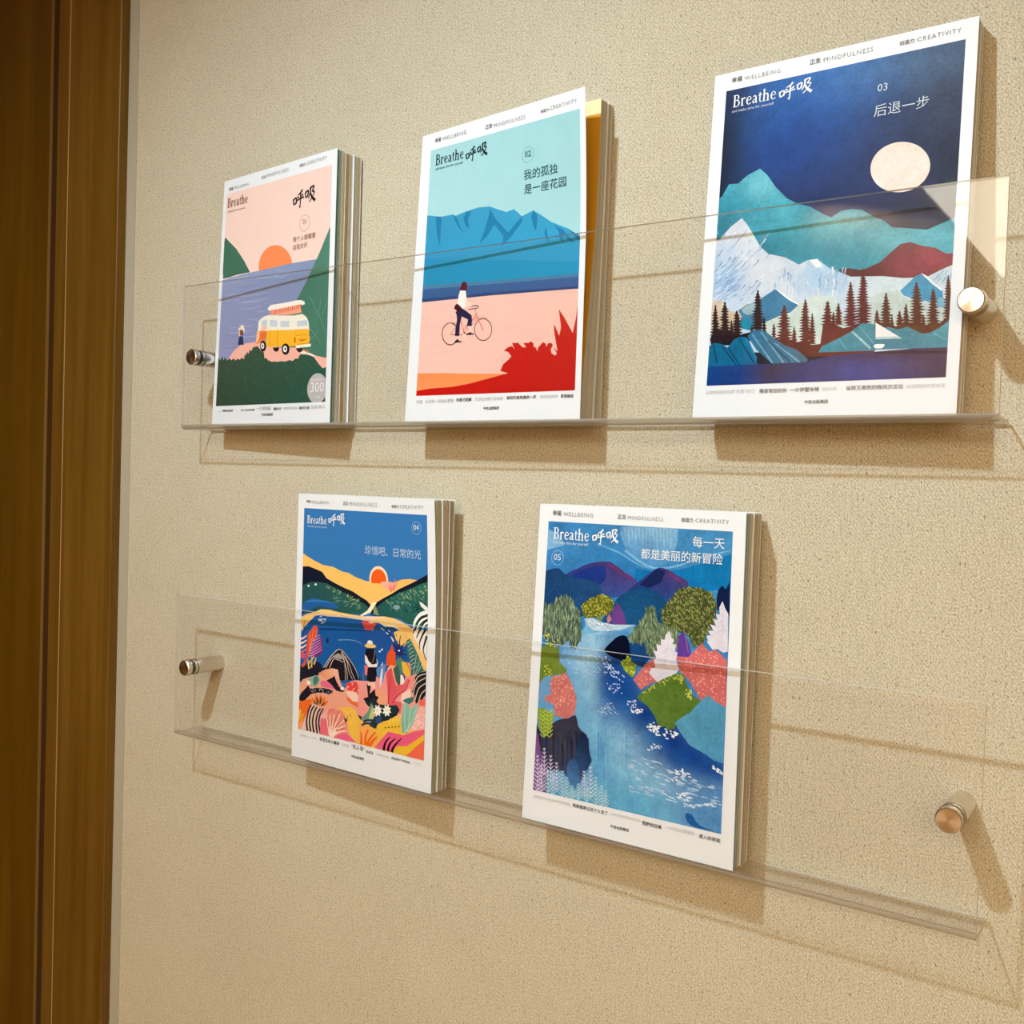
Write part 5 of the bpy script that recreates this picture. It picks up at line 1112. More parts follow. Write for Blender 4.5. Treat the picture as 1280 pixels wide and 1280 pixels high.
('P','60 120 110','1358 1688 1396 1663 1490 1631 1481 1672 1434 1705 1396 1697'),
('P','130 190 170 150 200 180 120 180 160 140 190 170','1359 1802 1377 1706 1415 1694 1453 1742 1500 1696 1537 1697 1528 1771 1491 1855 1416 1953 1369 1953 1354 1876'),
('K','200 220 190','1402 1941 1387 1804 1392 1711',8,6),
('K','200 220 190','1426 1931 1444 1823 1444 1730',8,6),
('K','200 220 190','1398 1949 1463 1860 1519 1720',8,6),
('P','246 180 170','1491 1849 1537 1717 1611 1693 1616 1876 1445 1928'),
('S','252 230 220','1491 1849 1546 1716 1611 1700 1611 1877 1463 1919',40,1.3,1.2,45,60,'l',1),
('P','240 110 90','1546 1650 1611 1634 1613 1693 1546 1696'),
('P','236 90 130 240 100 130 240 100 140 236 90 120','1052 2137 1120 2059 1206 1971 1379 1972 1491 1921 1616 1883 1616 1928 1492 2020 1417 2058 1313 2075 1265 2135'),
('P','240 190 50','1275 2141 1313 2075 1417 2058 1510 1997 1616 1922 1616 1967 1529 2046 1417 2137'),
('P','244 110 80','1417 2137 1529 2040 1616 1967 1617 2146'),
('K','36 18 30','1159 2140 1178 2070 1231 2011',32,8),
('K','36 18 30','1208 2138 1227 2075 1293 2011',32,8),
('K','36 18 30','1256 2137 1275 2087 1360 2001',32,8),
('K','240 110 30','892 2136 891 2081 880 2028',36,13),
('K','240 110 30','942 2134 941 2060 970 1994',36,13),
('K','240 110 30','962 2138 991 2072 1060 2001',36,13),
('K','240 110 30','992 2133 1031 2079 1080 2038',36,13),
('L',1,130,263,395,'240 242 244'),
('L',2,412,266,629,'240 242 244'),
('T','and make time for yourself',134,296,396,'214 226 240',0),
('K','150 186 220','1543 239 1542 250 1538 261 1532 271 1524 280 1514 286 1503 290 1491 291 1480 290 1469 286 1459 280 1450 271 1444 261 1440 250 1439 239 1440 227 1444 216 1450 206 1459 198 1469 192 1480 188 1491 187 1503 188 1514 192 1524 198 1532 206 1538 216 1542 227 1543 239',4,4),
('T','04',1460,257,1523,'225 234 244',0),
('T','珍惜吧、日常的光',885,494,1542,'190 212 234',0),
('T','幸福 ·',111,79,181,'120 117 112',1),
('T','WELLBEING',181,82,414,'160 157 152',0),
('T','正念 ·',606,82,688,'120 117 112',1),
('T','MINDFULNESS',688,84,1033,'160 157 152',0),
('T','创造力 ·',1208,85,1310,'120 117 112',1),
('T','CREATIVITY',1310,84,1577,'160 157 152',0),
('T','活着很好',103,2201,206,'196 192 186',0),
('T','生活小确幸',234,2196,326,'200 196 190',0),
('T','享受生命小确幸',367,2198,620,'90 86 80',1),
('T','与世界',649,2194,741,'196 192 186',0),
('T','“无人岛”',771,2192,934,'96 92 86',1),
('T','生存法',953,2199,1037,'90 86 80',1),
('T','发现美好日常',1077,2197,1218,'196 192 186',0),
('T','完整保持每天的愉快',1252,2197,1466,'84 80 76',1),
('T','十分之一',1497,2195,1617,'206 190 182',0),
('T','中信出版集团',774,2271,927,'66 62 58',1),
]
ART[5] = [
('P','56 128 186 70 140 190 30 110 170 30 120 180','84 130 1608 130 1608 2170 84 2170'),
('P','120 168 204 130 176 206 60 132 190 80 146 196','736 140 853 129 996 133 1113 123 1193 136 1195 224 1161 322 1120 375 1068 404 1013 410 955 400 894 384 837 356 791 311 758 257 725 193'),
('K','150 186 212','765 145 773 217',10,4),
('K','150 186 212','795 143 805 263',10,4),
('K','150 186 212','824 142 832 219',10,4),
('K','150 186 212','853 140 863 265',10,4),
('K','150 186 212','882 139 890 221',10,4),
('K','150 186 212','911 138 921 267',10,4),
('K','150 186 212','940 136 947 222',10,4),
('K','150 186 212','968 135 979 268',9,4),
('K','150 186 212','996 133 1005 224',9,4),
('K','150 186 212','1025 132 1035 270',9,4),
('K','150 186 212','1053 131 1061 226',9,4),
('K','150 186 212','1081 129 1092 272',9,4),
('K','150 186 212','1109 128 1117 228',9,4),
('K','150 186 212','1137 126 1147 273',9,4),
('P','120 170 208','69 186 144 209 220 261 241 298 225 329 155 354 82 351 56 266'),
('P','70 140 196 50 130 190 50 120 182 40 116 180','82 351 255 300 425 263 596 293 749 349 869 406 905 532 245 585 95 515'),
('K','120 176 214','776 308 896 378 1041 419 1206 388 1391 319 1598 257',18,8),
('K','100 164 208','534 276 718 325 868 393 985 423',17,7),
('P','22 116 176 20 120 180 14 110 172 14 116 178','871 431 1070 442 1261 403 1612 280 1622 522 851 587'),
('P','44 50 112 84 50 112 44 74 144 52 84 154','256 530 310 496 378 467 428 442 483 422 561 406 633 399 667 404 737 442 786 470 846 494 890 520 884 553 851 587 812 620 738 649 577 671 408 678 315 651 262 610 242 570'),
('P','98 54 110','619 410 645 411 694 425 739 445 786 470 841 496 876 516 851 517 803 508 759 491 712 469 655 436'),
('P','28 52 130','305 540 358 499 455 462 539 438 605 437 626 485 612 542 566 576 494 591 383 574'),
('P','28 52 120 80 54 106 20 62 132 28 76 144','795 618 845 568 948 483 1021 430 1055 413 1089 411 1125 419 1166 436 1209 457 1258 475 1293 500 1299 550 1271 602 1194 640 1083 669 931 683 799 682 772 657'),
('P','90 56 112','1125 428 1161 441 1258 486 1287 503 1258 507 1212 501 1177 487 1148 468 1127 444'),
('P','22 36 84','906 544 1041 419 1112 433 1075 518 979 564'),
('P','24 60 104 34 74 120 22 66 120 28 70 120','65 558 80 509 110 500 157 484 205 480 229 495 255 516 307 531 367 541 431 542 491 545 545 560 585 584 603 618 605 660 616 712 567 768 333 858 92 895 45 739'),
('P','22 76 120 20 72 120 24 84 130 26 80 126','603 843 661 747 738 649 812 603 925 562 964 559 1007 573 1051 596 1097 616 1137 651 1195 729 1174 809 899 864 606 895 559 887'),
('S','34 96 140 18 60 100','97 542 556 599 853 613 1052 621 1117 790 808 822 416 783 109 704',150,1.2,0.8,60,60,'l',1),
('P','104 64 136','686 757 741 687 806 797 809 847 693 860'),
('P','96 104 36','425 739 442 716 502 682 566 649 597 639 631 643 663 654 689 671 705 692 703 717 680 766 655 787 603 804 545 816 495 825 455 821 432 783'),
('S','178 170 60 120 124 36 90 96 30 200 196 90','425 739 471 700 534 666 597 639 663 654 705 692 692 742 655 787 545 816 455 821',260,1.9,0.9,60,35,'l',1),
('P','196 120 130','649 809 671 779 689 819 659 849'),
('P','120 140 80','560 804 624 790 610 827 571 838'),
('P','130 180 212 90 160 206 100 170 210 80 150 200','456 835 513 822 595 842 707 851 893 832 911 878 851 911 791 931 638 1004 398 1059 423 944 468 890'),
('P','178 204 222','456 835 529 821 627 846 707 851 885 834 787 877 631 908 535 911 484 874'),
('S','250 250 250 150 170 180','465 841 595 842 708 858 863 849 631 908 519 906',46,2.4,0.6,10,30,'l',1),
('W','96 166 212 50 120 186 84 160 206 80 140 196','36 1102 424 958 631 908 827 887 941 996 1726 904 1787 2383 30 2808','367 1091 140 100 70 120 168 220,516 1101 160 260 85 160 202 224,535 1381 110 340 85 160 202 222,465 1529 80 200 60 100 170 212,606 1007 120 120 50 150 196 224,305 1155 100 140 60 110 160 216,918 1684 220 240 85 150 192 218,1088 1833 260 240 85 160 196 220,1231 1913 220 200 80 150 188 216,951 1921 240 260 75 136 188 216,1397 1851 200 140 60 120 164 206,1515 1903 220 180 60 108 158 204,1568 1996 200 220 60 84 136 196,1137 2084 300 180 60 104 178 212,927 2127 260 200 70 92 172 210,1406 2029 200 160 55 80 132 190,541 1634 70 340 60 110 178 216,664 1842 70 340 40 76 148 200,862 1657 180 240 60 130 180 214,805 2114 200 200 60 96 174 210,737 1183 120 200 100 12 52 126,823 1313 170 200 100 10 66 150,702 1256 90 180 80 18 76 156,912 1439 120 140 70 30 104 178,1012 1448 140 140 100 10 60 136,1123 1532 140 160 100 8 54 128,1232 1623 150 160 100 8 54 132,1372 1682 220 130 100 6 52 134,1532 1736 220 100 95 16 76 154,1059 1637 90 120 60 40 112 178,1273 1738 80 80 60 20 90 164'),
('K','40 120 160','570 942 572 997',5,2),
('K','40 120 160','587 940 588 974',5,2),
('K','40 120 160','605 938 606 978',5,2),
('K','40 120 160','622 936 624 982',5,2),
('K','40 120 160','640 934 642 987',5,2),
('K','40 120 160','657 932 657 963',5,2),
('K','40 120 160','674 931 675 968',5,2),
('S','200 220 236 170 200 226','267 1089 608 1035 622 1239 382 1285 326 1208',90,1.8,0.5,5,14,'l',1),
('P','70 92 84','76 735 122 767 173 748 203 702 278 681 356 703 377 772 420 789 441 970 398 1059 357 1064 328 1011 265 1061 145 1060 87 981'),
('S','128 146 112 150 166 128 86 104 80 108 128 98 66 88 76','76 735 122 767 173 748 203 702 278 681 356 703 377 772 420 789 441 970 398 1059 357 1064 328 1011 265 1061 145 1060 87 981',420,5.0,1.15,86,14,'l',1),
('P','110 130 50 120 140 60 104 128 40 110 126 44','62 1099 145 1060 249 1077 256 1175 328 1229 313 1259 164 1300 76 1383'),
('S','206 212 70 180 196 60','97 994 146 960 144 1046 244 1013 232 1079 103 1065',26,1.5,1.3,60,60,'l',1),
('S','206 212 70','120 1178 194 1239 198 1295 121 1299',14,1.4,1.2,60,60,'l',1),
('P','110 160 200','76 1383 130 1304 198 1295 192 1437 145 1486 251 1541 222 1601 84 1481'),
('P','208 118 112','198 1295 264 1280 321 1251 386 1340 425 1425 422 1501 402 1566 254 1589 223 1503 145 1486 150 1450 200 1429 186 1361'),
('S','246 176 150 240 160 140','199 1302 314 1266 387 1354 421 1487 369 1564 262 1574 211 1463 195 1366',72,1.4,1.1,60,50,'l',1),
('P','6 12 36','648 1030 678 996 737 940 759 928 791 918 821 921 841 953 856 992 872 1023 875 1051 853 1079 817 1098 771 1099 723 1090 680 1075 649 1057 640 1046'),
('P','20 70 130','862 964 931 963 938 1077 868 1058'),
('S','206 220 240 180 200 232','620 1088 675 1089 727 1157 831 1205 811 1254 731 1225 651 1208',50,1.8,1.0,25,25,'l',1),
('S','200 216 238','680 1279 780 1259 808 1335 692 1345',22,1.7,0.8,20,30,'l',1),
('S','196 214 236','607 1493 727 1401 795 1485 641 1529',40,1.7,0.6,15,30,'l',1),
('S','206 220 240','842 1384 918 1367 968 1452 886 1464',26,1.8,0.9,20,30,'l',1),
('P','130 150 50','787 1122 838 1069 899 1068 913 1160 885 1211 821 1172'),
('S','214 220 90 150 176 60','779 1110 845 1054 908 1087 900 1196 821 1165',40,1.6,1.1,60,50,'l',1),
('P','20 66 124','847 966 967 939 1019 1053 963 1127 870 1098'),
('P','96 116 86','829 927 901 851 957 764 976 708 1020 677 1053 728 1064 794 1109 803 1169 817 1245 868 1221 963 1034 1051 987 1017 968 952 862 964'),
('S','128 146 112 150 166 128 86 104 80 108 128 98 66 88 76','829 927 901 851 957 764 976 708 1020 677 1053 728 1064 794 1109 803 1169 817 1245 868 1221 963 1034 1051 987 1017 968 952 862 964',300,4.8,1.15,80,14,'l',1),
('P','64 74 40','1090 731 1117 675 1173 609 1214 552 1299 525 1400 530 1471 557 1509 619 1509 697 1489 783 1443 846 1425 900 1348 935 1309 861 1244 848 1169 823 1101 790'),
('S','126 132 66 96 106 52 150 152 90 70 80 44','1090 731 1117 675 1173 609 1214 552 1299 525 1400 530 1471 557 1509 619 1509 697 1489 783 1443 846 1425 900 1348 935 1309 861 1244 848 1169 823 1101 790',900,2.2,0.95,58,35,'l',1),
('P','14 28 66','1508 586 1519 527 1545 498 1574 522 1599 468 1609 700 1559 640 1518 670'),
('P','96 60 146','1228 962 1231 876 1272 839 1311 900 1336 975 1331 1015 1231 1021'),
('K','150 120 160','1279 838 1297 902 1315 978',7,4),
('P','222 218 228','1606 937 1572 947 1530 927 1496 937 1452 891 1458 877 1446 846 1478 842 1455 812 1497 808 1467 766 1513 774 1490 725 1521 734 1509 690 1540 694 1531 649 1553 602 1580 657 1598 681'),
('P','206 108 106','1223 1015 1317 1010 1350 974 1384 931 1418 901 1447 936 1483 958 1503 930 1545 951 1602 995 1609 1316 1547 1294 1476 1253 1430 1298 1332 1171 1258 1116'),
('P','204 110 110','893 1223 985 1104 1049 1050 1067 1114 1226 1067 1233 1197 1044 1223 958 1288'),
('S','240 160 140 232 140 130','1238 1026 1338 1008 1418 914 1588 996 1595 1293 1476 1247 1422 1274 1331 1158',110,1.5,1.2,70,50,'l',1),
('S','240 160 140','923 1212 1036 1091 1057 1195 957 1275',26,1.4,1.1,70,50,'l',1),
('P','222 218 228','1103 1221 1065 1200 1018 1160 1031 1125 1067 1114 1050 1063 1071 1047 1042 997 1076 1000 1065 948 1103 957 1100 910 1130 914 1132 880 1163 844 1180 888 1203 906 1190 933 1219 937 1211 984 1233 988 1225 1041 1250 1104 1216 1154 1159 1181'),
('K','204 198 212','1164 864 1134 1118',6,3),
('K','204 198 212','1155 971 1078 1033',6,3),
('K','204 198 212','1151 1024 1058 1088',6,3),
('K','204 198 212','1162 957 1212 1003',6,3),
('K','204 198 212','1558 621 1558 923',6,3),
('K','204 198 212','1556 731 1503 782',6,3),
('K','204 198 212','1555 795 1471 856',6,3),
('K','204 198 212','1557 757 1598 829',6,3),
('P','92 124 48 86 116 44 96 130 50 90 120 46','938 1337 957 1312 988 1284 1030 1254 1074 1225 1130 1185 1187 1157 1216 1141 1244 1130 1268 1132 1288 1144 1312 1199 1336 1235 1365 1269 1406 1287 1430 1305 1393 1338 1342 1375 1327 1403 1303 1433 1220 1485 1135 1524 1100 1502 1080 1461 1049 1424 1016 1392 978 1374 947 1362 935 1351'),
('S','210 214 90 180 190 70','945 1329 1066 1226 1130 1185 1244 1137 1288 1157 1277 1204 1189 1190 1104 1247 975 1318',46,1.6,1.1,60,60,'l',1),
('S','206 212 100','1292 1228 1349 1233 1360 1302 1316 1283',20,1.6,1.2,60,60,'l',1),
('P','90 160 190 80 150 186 90 160 190 80 150 190','1302 1426 1383 1343 1449 1270 1476 1247 1519 1279 1616 1315 1624 1507 1309 1559'),
('P','30 90 158','1342 2087 1363 2079 1392 2084 1427 2128 1450 2142 1478 2151 1543 2159 1495 2164 1429 2165 1389 2158 1361 2143 1344 2114'),
('S','170 200 224 190 210 230 140 180 214','871 1810 1081 1726 1276 1798 1463 1839 1595 1872 1600 1989 1389 2032 1133 2024 903 2024',110,6,1.2,6,10,'l',1),
('S','240 246 250','999 1537 1068 1494 1141 1530 1262 1541 1281 1561 1180 1608 1091 1584',42,2.6,1.2,15,25,'l',1),
('S','236 242 248','1275 1783 1342 1756 1370 1826 1230 1898 1211 1871',26,2.3,1.0,20,30,'l',1),
('S','240 246 250','1267 1952 1368 1939 1387 1995 1287 2008',22,2.4,1.0,15,30,'l',1),
('S','236 242 248','1514 1717 1596 1724 1598 1768 1540 1749',14,2.6,1.0,20,20,'l',1),
('S','230 238 246','1042 1655 1147 1645 1131 1671 1028 1720',14,2.2,0.9,15,30,'l',1),
('S','220 232 244','1322 2031 1599 1960 1599 1974 1356 2047',22,2.4,0.9,10,20,'l',1),
('S','236 242 248','867 1438 984 1421 985 1452 886 1459',18,2.2,0.9,15,30,'l',1),
('P','92 124 48 86 116 44 96 130 50 90 120 46','1035 1389 1388 1337 1356 1380 1291 1428 1242 1475 1236 1518 1176 1532 1138 1491 1083 1437'),
('P','86 156 190 80 150 186 90 160 190 80 150 190','1233 1476 1291 1428 1356 1380 1405 1334 1602 1305 1611 1692 1537 1683 1453 1645 1351 1610 1288 1544'),
('K','130 186 216','582 1566 598 1793',7,4),
('K','130 186 216','605 1603 621 1843',7,4),
('K','70 146 196','627 1640 644 1892',7,4),
('K','70 146 196','649 1676 667 1941',7,4),
('K','70 146 196','671 1713 690 1991',7,4),
('K','130 186 216','693 1750 712 2039',7,4),
('K','110 176 210','700 1561 715 1792',7,4),
('K','130 186 216','722 1598 738 1841',7,4),
('K','110 176 210','744 1634 761 1890',7,4),
('K','110 176 210','766 1671 783 1939',7,4),
('K','110 176 210','787 1707 805 1988',7,4),
('K','130 186 216','809 1743 827 2036',7,4),
('K','110 176 210','816 1556 831 1791',7,4),
('K','130 186 216','837 1592 853 1840',7,4),
('K','70 146 196','859 1629 875 1888',7,4),
('K','110 176 210','880 1665 897 1937',7,4),
('S','150 190 220 120 176 212','632 1634 945 1613 960 1714 782 1760',60,2.2,0.5,8,16,'l',1),
('P','208 118 112','226 1535 420 1482 415 1537 345 1595 297 1587'),
('P','64 58 66 40 44 60 50 48 60 60 80 120','82 1668 116 1718 158 1767 192 1715 225 1645 262 1618 298 1602 363 1585 396 1562 425 1551 440 1587 454 1632 480 1654 508 1670 530 1687 547 1710 558 1800 573 1830 584 1856 576 1880 561 1906 507 2020 480 2058 444 2058 406 2042 346 1991 317 1987 280 1988 219 1996 156 1980 111 1891 82 1788 73 1710'),
('K','30 34 52','105 1712 119 1805 119 1932',17,3),
('K','46 44 58','132 1785 146 1877 152 2034',17,3),
('K','40 60 100','151 1748 164 1840 177 2028',17,3),
('K','30 34 52','169 1711 182 1803 187 1954',17,3),
('K','40 60 100','196 1783 209 1875 220 2056',17,3),
('K','72 66 74','214 1746 227 1838 230 1982',17,3),
('K','30 34 52','232 1709 245 1801 255 1976',17,3),
('K','72 66 74','259 1781 271 1872 273 2010',17,3),
('K','40 60 100','277 1744 289 1836 297 2004',17,3),
('K','72 66 74','295 1707 307 1799 308 1930',17,3),
('K','30 34 52','321 1779 333 1870 340 2031',17,3),
('K','72 66 74','339 1742 351 1833 359 1957',17,3),
('K','46 44 58','357 1706 369 1797 374 1952',17,3),
('K','46 44 58','374 1669 387 1761 398 1946',17,3),
('K','30 34 52','400 1740 412 1831 416 1980',17,3),
('K','72 66 74','418 1704 430 1795 440 1974',17,3),
('K','30 34 52','436 1668 448 1759 450 1902',17,3),
('K','46 44 58','461 1739 473 1829 481 2001',17,3),
('K','72 66 74','479 1703 491 1793 491 1929',17,3),
('K','30 34 52','496 1666 508 1757 515 1923',17,3),
('K','72 66 74','521 1737 533 1827 540 1955',17,3),
('K','40 60 100','539 1701 551 1791 556 1951',17,3),
('P','30 36 56 30 40 70 50 90 140 40 70 120','462 1677 526 1675 581 1872 519 1959 460 2031 434 1929'),
('P','50 80 130 50 80 130 80 130 180 70 120 170','377 1909 410 1877 449 1880 479 1947 496 2024 488 2070 465 2092 425 2081 387 2045 373 1976'),
('P','130 160 60','83 1556 121 1543 239 1572 211 1711 158 1767 103 1689'),
('K','206 206 80','103 1561 129 1580',8,4),
('K','206 206 80','156 1556 132 1581',8,4),
('K','206 206 80','165 1557 189 1575',8,4),
('K','206 206 80','217 1544 193 1573',8,4),
('K','206 206 80','105 1591 131 1610',8,4),
('K','206 206 80','158 1586 134 1611',8,4),
('K','206 206 80','168 1586 191 1605',8,4),
('K','206 206 80','220 1574 195 1603',8,4),
('K','206 206 80','108 1621 133 1639',8,4),
('K','206 206 80','160 1616 136 1641',8,4),
('K','206 206 80','170 1616 194 1635',8,4),
('K','206 206 80','222 1603 197 1633',8,4),
('K','206 206 80','110 1651 136 1669',8,4),
('K','206 206 80','163 1646 139 1670',8,4),
('K','206 206 80','173 1646 196 1664',8,4),
('K','206 206 80','224 1633 200 1662',8,4),
('K','206 206 80','112 1681 138 1699',8,4),
('K','206 206 80','165 1676 141 1700',8,4),
('K','206 206 80','175 1676 198 1694',8,4),
('K','206 206 80','227 1663 202 1692',8,4),
('K','206 206 80','115 1711 140 1729',8,4),
('K','206 206 80','168 1705 143 1730',8,4),
('K','206 206 80','177 1705 201 1724',8,4),
('K','206 206 80','229 1692 204 1721',8,4),
('K','206 206 80','117 1741 143 1758',8,4),
('K','206 206 80','170 1735 146 1760',8,4),
('K','206 206 80','180 1735 203 1753',8,4),
('K','206 206 80','231 1722 207 1751',8,4),
('P','126 84 150 110 70 130 130 86 150 120 80 140','76 1717 104 1752 133 1874 217 2031 209 2173 75 2183 70 1885'),
('K','214 200 226','127 2165 79 2135',9,4),
('K','214 200 226','127 2165 169 2117',9,4),
('K','214 200 226','125 2135 80 2107',9,4),
('K','214 200 226','125 2135 163 2091',9,4),
('K','214 200 226','122 2104 82 2078',9,4),
('K','214 200 226','122 2104 157 2064',9,4),
('K','214 200 226','120 2073 84 2050',9,4),
('K','214 200 226','120 2073 151 2038',9,4),
('K','214 200 226','117 2042 86 2022',9,4),
('K','214 200 226','117 2042 145 2011',9,4),
('K','214 200 226','115 2011 87 1994',9,4),
('K','214 200 226','115 2011 138 1984',9,4),
('K','214 200 226','112 1980 89 1965',9,4),
('K','214 200 226','112 1980 132 1957',9,4),
('K','214 200 226','110 1949 91 1937',9,4),
('K','214 200 226','110 1949 126 1931',9,4),
('K','214 200 226','107 1918 93 1908',9,4),
('K','214 200 226','107 1918 120 1904',9,4),
('K','214 200 226','127 2165 106 1902',5,3),
('K','214 200 226','180 2038 137 2011',9,4),
('K','214 200 226','180 2038 216 1996',9,4),
('K','214 200 226','177 2007 139 1983',9,4),
('K','214 200 226','177 2007 210 1970',9,4),
('K','214 200 226','175 1977 142 1955',9,4),
('K','214 200 226','175 1977 203 1944',9,4),
('K','214 200 226','172 1946 144 1928',9,4),
('K','214 200 226','172 1946 196 1918',9,4),
('K','214 200 226','170 1915 147 1900',9,4),
('K','214 200 226','170 1915 189 1892',9,4),
('K','214 200 226','167 1884 149 1872',9,4),
('K','214 200 226','167 1884 183 1866',9,4),
('K','214 200 226','165 1853 152 1844',9,4),
('K','214 200 226','165 1853 176 1840',9,4),
('K','214 200 226','180 2038 164 1837',5,3),
('K','214 200 226','240 2074 197 2047',9,4),
('K','214 200 226','240 2074 276 2032',9,4),
('K','214 200 226','237 2044 200 2020',9,4),
('K','214 200 226','237 2044 270 2007',9,4),
('K','214 200 226','235 2015 203 1994',9,4),
('K','214 200 226','235 2015 263 1983',9,4),
('K','214 200 226','233 1985 205 1968',9,4),
('K','214 200 226','233 1985 256 1958',9,4),
('K','214 200 226','230 1956 208 1941',9,4),
('K','214 200 226','230 1956 250 1934',9,4),
('K','214 200 226','228 1926 210 1915',9,4),
('K','214 200 226','228 1926 243 1909',9,4),
('K','214 200 226','226 1897 213 1889',9,4),
('K','214 200 226','226 1897 237 1884',9,4),
('K','214 200 226','240 2074 225 1881',5,3),
('K','214 200 226','161 2167 110 2134',9,4),
('K','214 200 226','161 2167 205 2116',9,4),
('K','214 200 226','159 2140 113 2111',9,4),
('K','214 200 226','159 2140 199 2095',9,4),
('K','214 200 226','157 2114 116 2088',9,4),
('K','214 200 226','157 2114 192 2073',9,4),
('K','214 200 226','155 2088 119 2065',9,4),
('K','214 200 226','155 2088 186 2052',9,4),
('K','214 200 226','153 2061 122 2042',9,4),
('K','214 200 226','153 2061 179 2031',9,4),
('K','214 200 226','150 2035 125 2018',9,4),
('K','214 200 226','150 2035 173 2009',9,4),
('K','214 200 226','148 2008 128 1995',9,4),
('K','214 200 226','148 2008 166 1988',9,4),
('K','214 200 226','146 1982 131 1972',9,4),
('K','214 200 226','146 1982 160 1967',9,4),
('K','214 200 226','161 2167 145 1966',5,3),
('K','214 200 226','296 2132 249 2102',8,4),
('K','214 200 226','296 2132 337 2085',8,4),
('K','214 200 226','294 2105 251 2078',8,4),
('K','214 200 226','294 2105 331 2063',8,4),
('K','214 200 226','292 2078 254 2054',8,4),
('K','214 200 226','292 2078 325 2040',8,4),
('K','214 200 226','290 2051 257 2029',8,4),
('K','214 200 226','290 2051 319 2018',8,4),
('K','214 200 226','288 2023 259 2005',8,4),
('K','214 200 226','288 2023 312 1995',8,4),
('K','214 200 226','286 1996 262 1981',9,4),
('K','214 200 226','286 1996 306 1973',8,4),
('K','214 200 226','283 1969 265 1956',9,4),
('K','214 200 226','283 1969 300 1950',8,4),
('K','214 200 226','281 1941 267 1932',9,4),
('K','214 200 226','281 1941 294 1927',9,4),
('K','214 200 226','296 2132 280 1926',5,3),
('K','176 216 226','218 2163 173 2135',9,4),
('K','176 216 226','218 2163 257 2118',9,4),
('K','176 216 226','216 2134 177 2109',9,4),
('K','176 216 226','216 2134 249 2096',9,4),
('K','176 216 226','213 2105 181 2084',9,4),
('K','176 216 226','213 2105 242 2073',9,4),
('K','176 216 226','211 2076 185 2059',9,4),
('K','176 216 226','211 2076 234 2050',9,4),
('K','176 216 226','209 2047 189 2034',9,4),
('K','176 216 226','209 2047 226 2027',9,4),
('K','176 216 226','207 2018 193 2009',9,4),
('K','176 216 226','207 2018 218 2004',9,4),
('K','176 216 226','218 2163 205 2002',5,3),
('K','176 216 226','266 2169 216 2137',8,4),
('K','176 216 226','266 2169 309 2119',8,4),
('K','176 216 226','264 2145 220 2117',9,4),
('K','176 216 226','264 2145 303 2101',8,4),
('K','176 216 226','262 2121 224 2096',9,4),
('K','176 216 226','262 2121 296 2082',8,4),
('K','176 216 226','260 2097 228 2076',9,4),
('K','176 216 226','260 2097 289 2064',8,4),
('K','176 216 226','258 2073 232 2055',9,4),
('K','176 216 226','258 2073 282 2046',8,4),
('K','176 216 226','257 2048 236 2035',9,4),
('K','176 216 226','257 2048 275 2027',9,4),
('K','176 216 226','255 2024 240 2014',9,4),
('K','176 216 226','255 2024 268 2009',9,4),
('K','176 216 226','266 2169 253 2009',5,3),
('K','176 216 226','350 2168 301 2136',8,4),
('K','176 216 226','350 2168 393 2118',8,4),
('K','176 216 226','348 2143 304 2114',8,4),
('K','176 216 226','348 2143 387 2098',8,4),
('K','176 216 226','346 2118 307 2092',8,4),
('K','176 216 226','346 2118 381 2078',8,4),
('K','176 216 226','345 2093 310 2071',8,4),
('K','176 216 226','345 2093 375 2058',8,4),
('K','176 216 226','343 2068 313 2049',8,4),
('K','176 216 226','343 2068 369 2038',8,4),
('K','176 216 226','341 2043 316 2027',8,4),
('K','176 216 226','341 2043 362 2018',8,4),
('K','176 216 226','339 2018 319 2005',8,4),
('K','176 216 226','339 2018 356 1998',8,4),
('K','176 216 226','337 1993 322 1983',8,4),
('K','176 216 226','337 1993 350 1978',8,4),
('K','176 216 226','350 2168 336 1978',5,3),
('K','176 216 226','387 2168 341 2138',8,4),
('K','176 216 226','387 2168 428 2121',8,4),
('K','176 216 226','386 2145 345 2119',8,4),
('K','176 216 226','386 2145 421 2104',8,4),
('K','176 216 226','384 2123 348 2100',8,4),
('K','176 216 226','384 2123 415 2087',8,4),
('K','176 216 226','382 2100 352 2080',8,4),
('K','176 216 226','382 2100 409 2069',8,4),
('K','176 216 226','381 2077 356 2061',8,4),
('K','176 216 226','381 2077 402 2052',8,4),
('K','176 216 226','379 2055 359 2042',8,4),
('K','176 216 226','379 2055 396 2035',8,4),
('K','176 216 226','377 2032 363 2023',8,4),
('K','176 216 226','377 2032 389 2018',8,4),
('K','176 216 226','387 2168 376 2017',5,3),
('K','176 216 226','434 2174 393 2148',8,4),
('K','176 216 226','434 2174 469 2132',8,4),
('K','176 216 226','433 2156 398 2133',8,4),
('K','176 216 226','433 2156 463 2120',8,4),
('K','176 216 226','431 2138 402 2119',8,4),
('K','176 216 226','431 2138 457 2108',8,4),
('K','176 216 226','430 2120 406 2104',8,4),
('K','176 216 226','430 2120 451 2096',8,4),
('K','176 216 226','429 2102 411 2090',8,4),
('K','176 216 226','429 2102 444 2083',8,4),
('K','176 216 226','427 2084 415 2076',8,4),
('K','176 216 226','427 2084 438 2071',8,4),
('K','176 216 226','434 2174 426 2069',5,3),
('K','206 210 230','536 2131 490 2101',8,4),
('K','206 210 230','536 2131 575 2084',8,4),
('K','206 210 230','534 2106 493 2079',8,4),
('K','206 210 230','534 2106 570 2064',8,4),
('K','206 210 230','532 2082 496 2058',8,4),
('K','206 210 230','532 2082 564 2044',8,4),
('K','206 210 230','530 2057 499 2036',8,4),
('K','206 210 230','530 2057 558 2025',8,4),
('K','206 210 230','529 2032 501 2014',8,4),
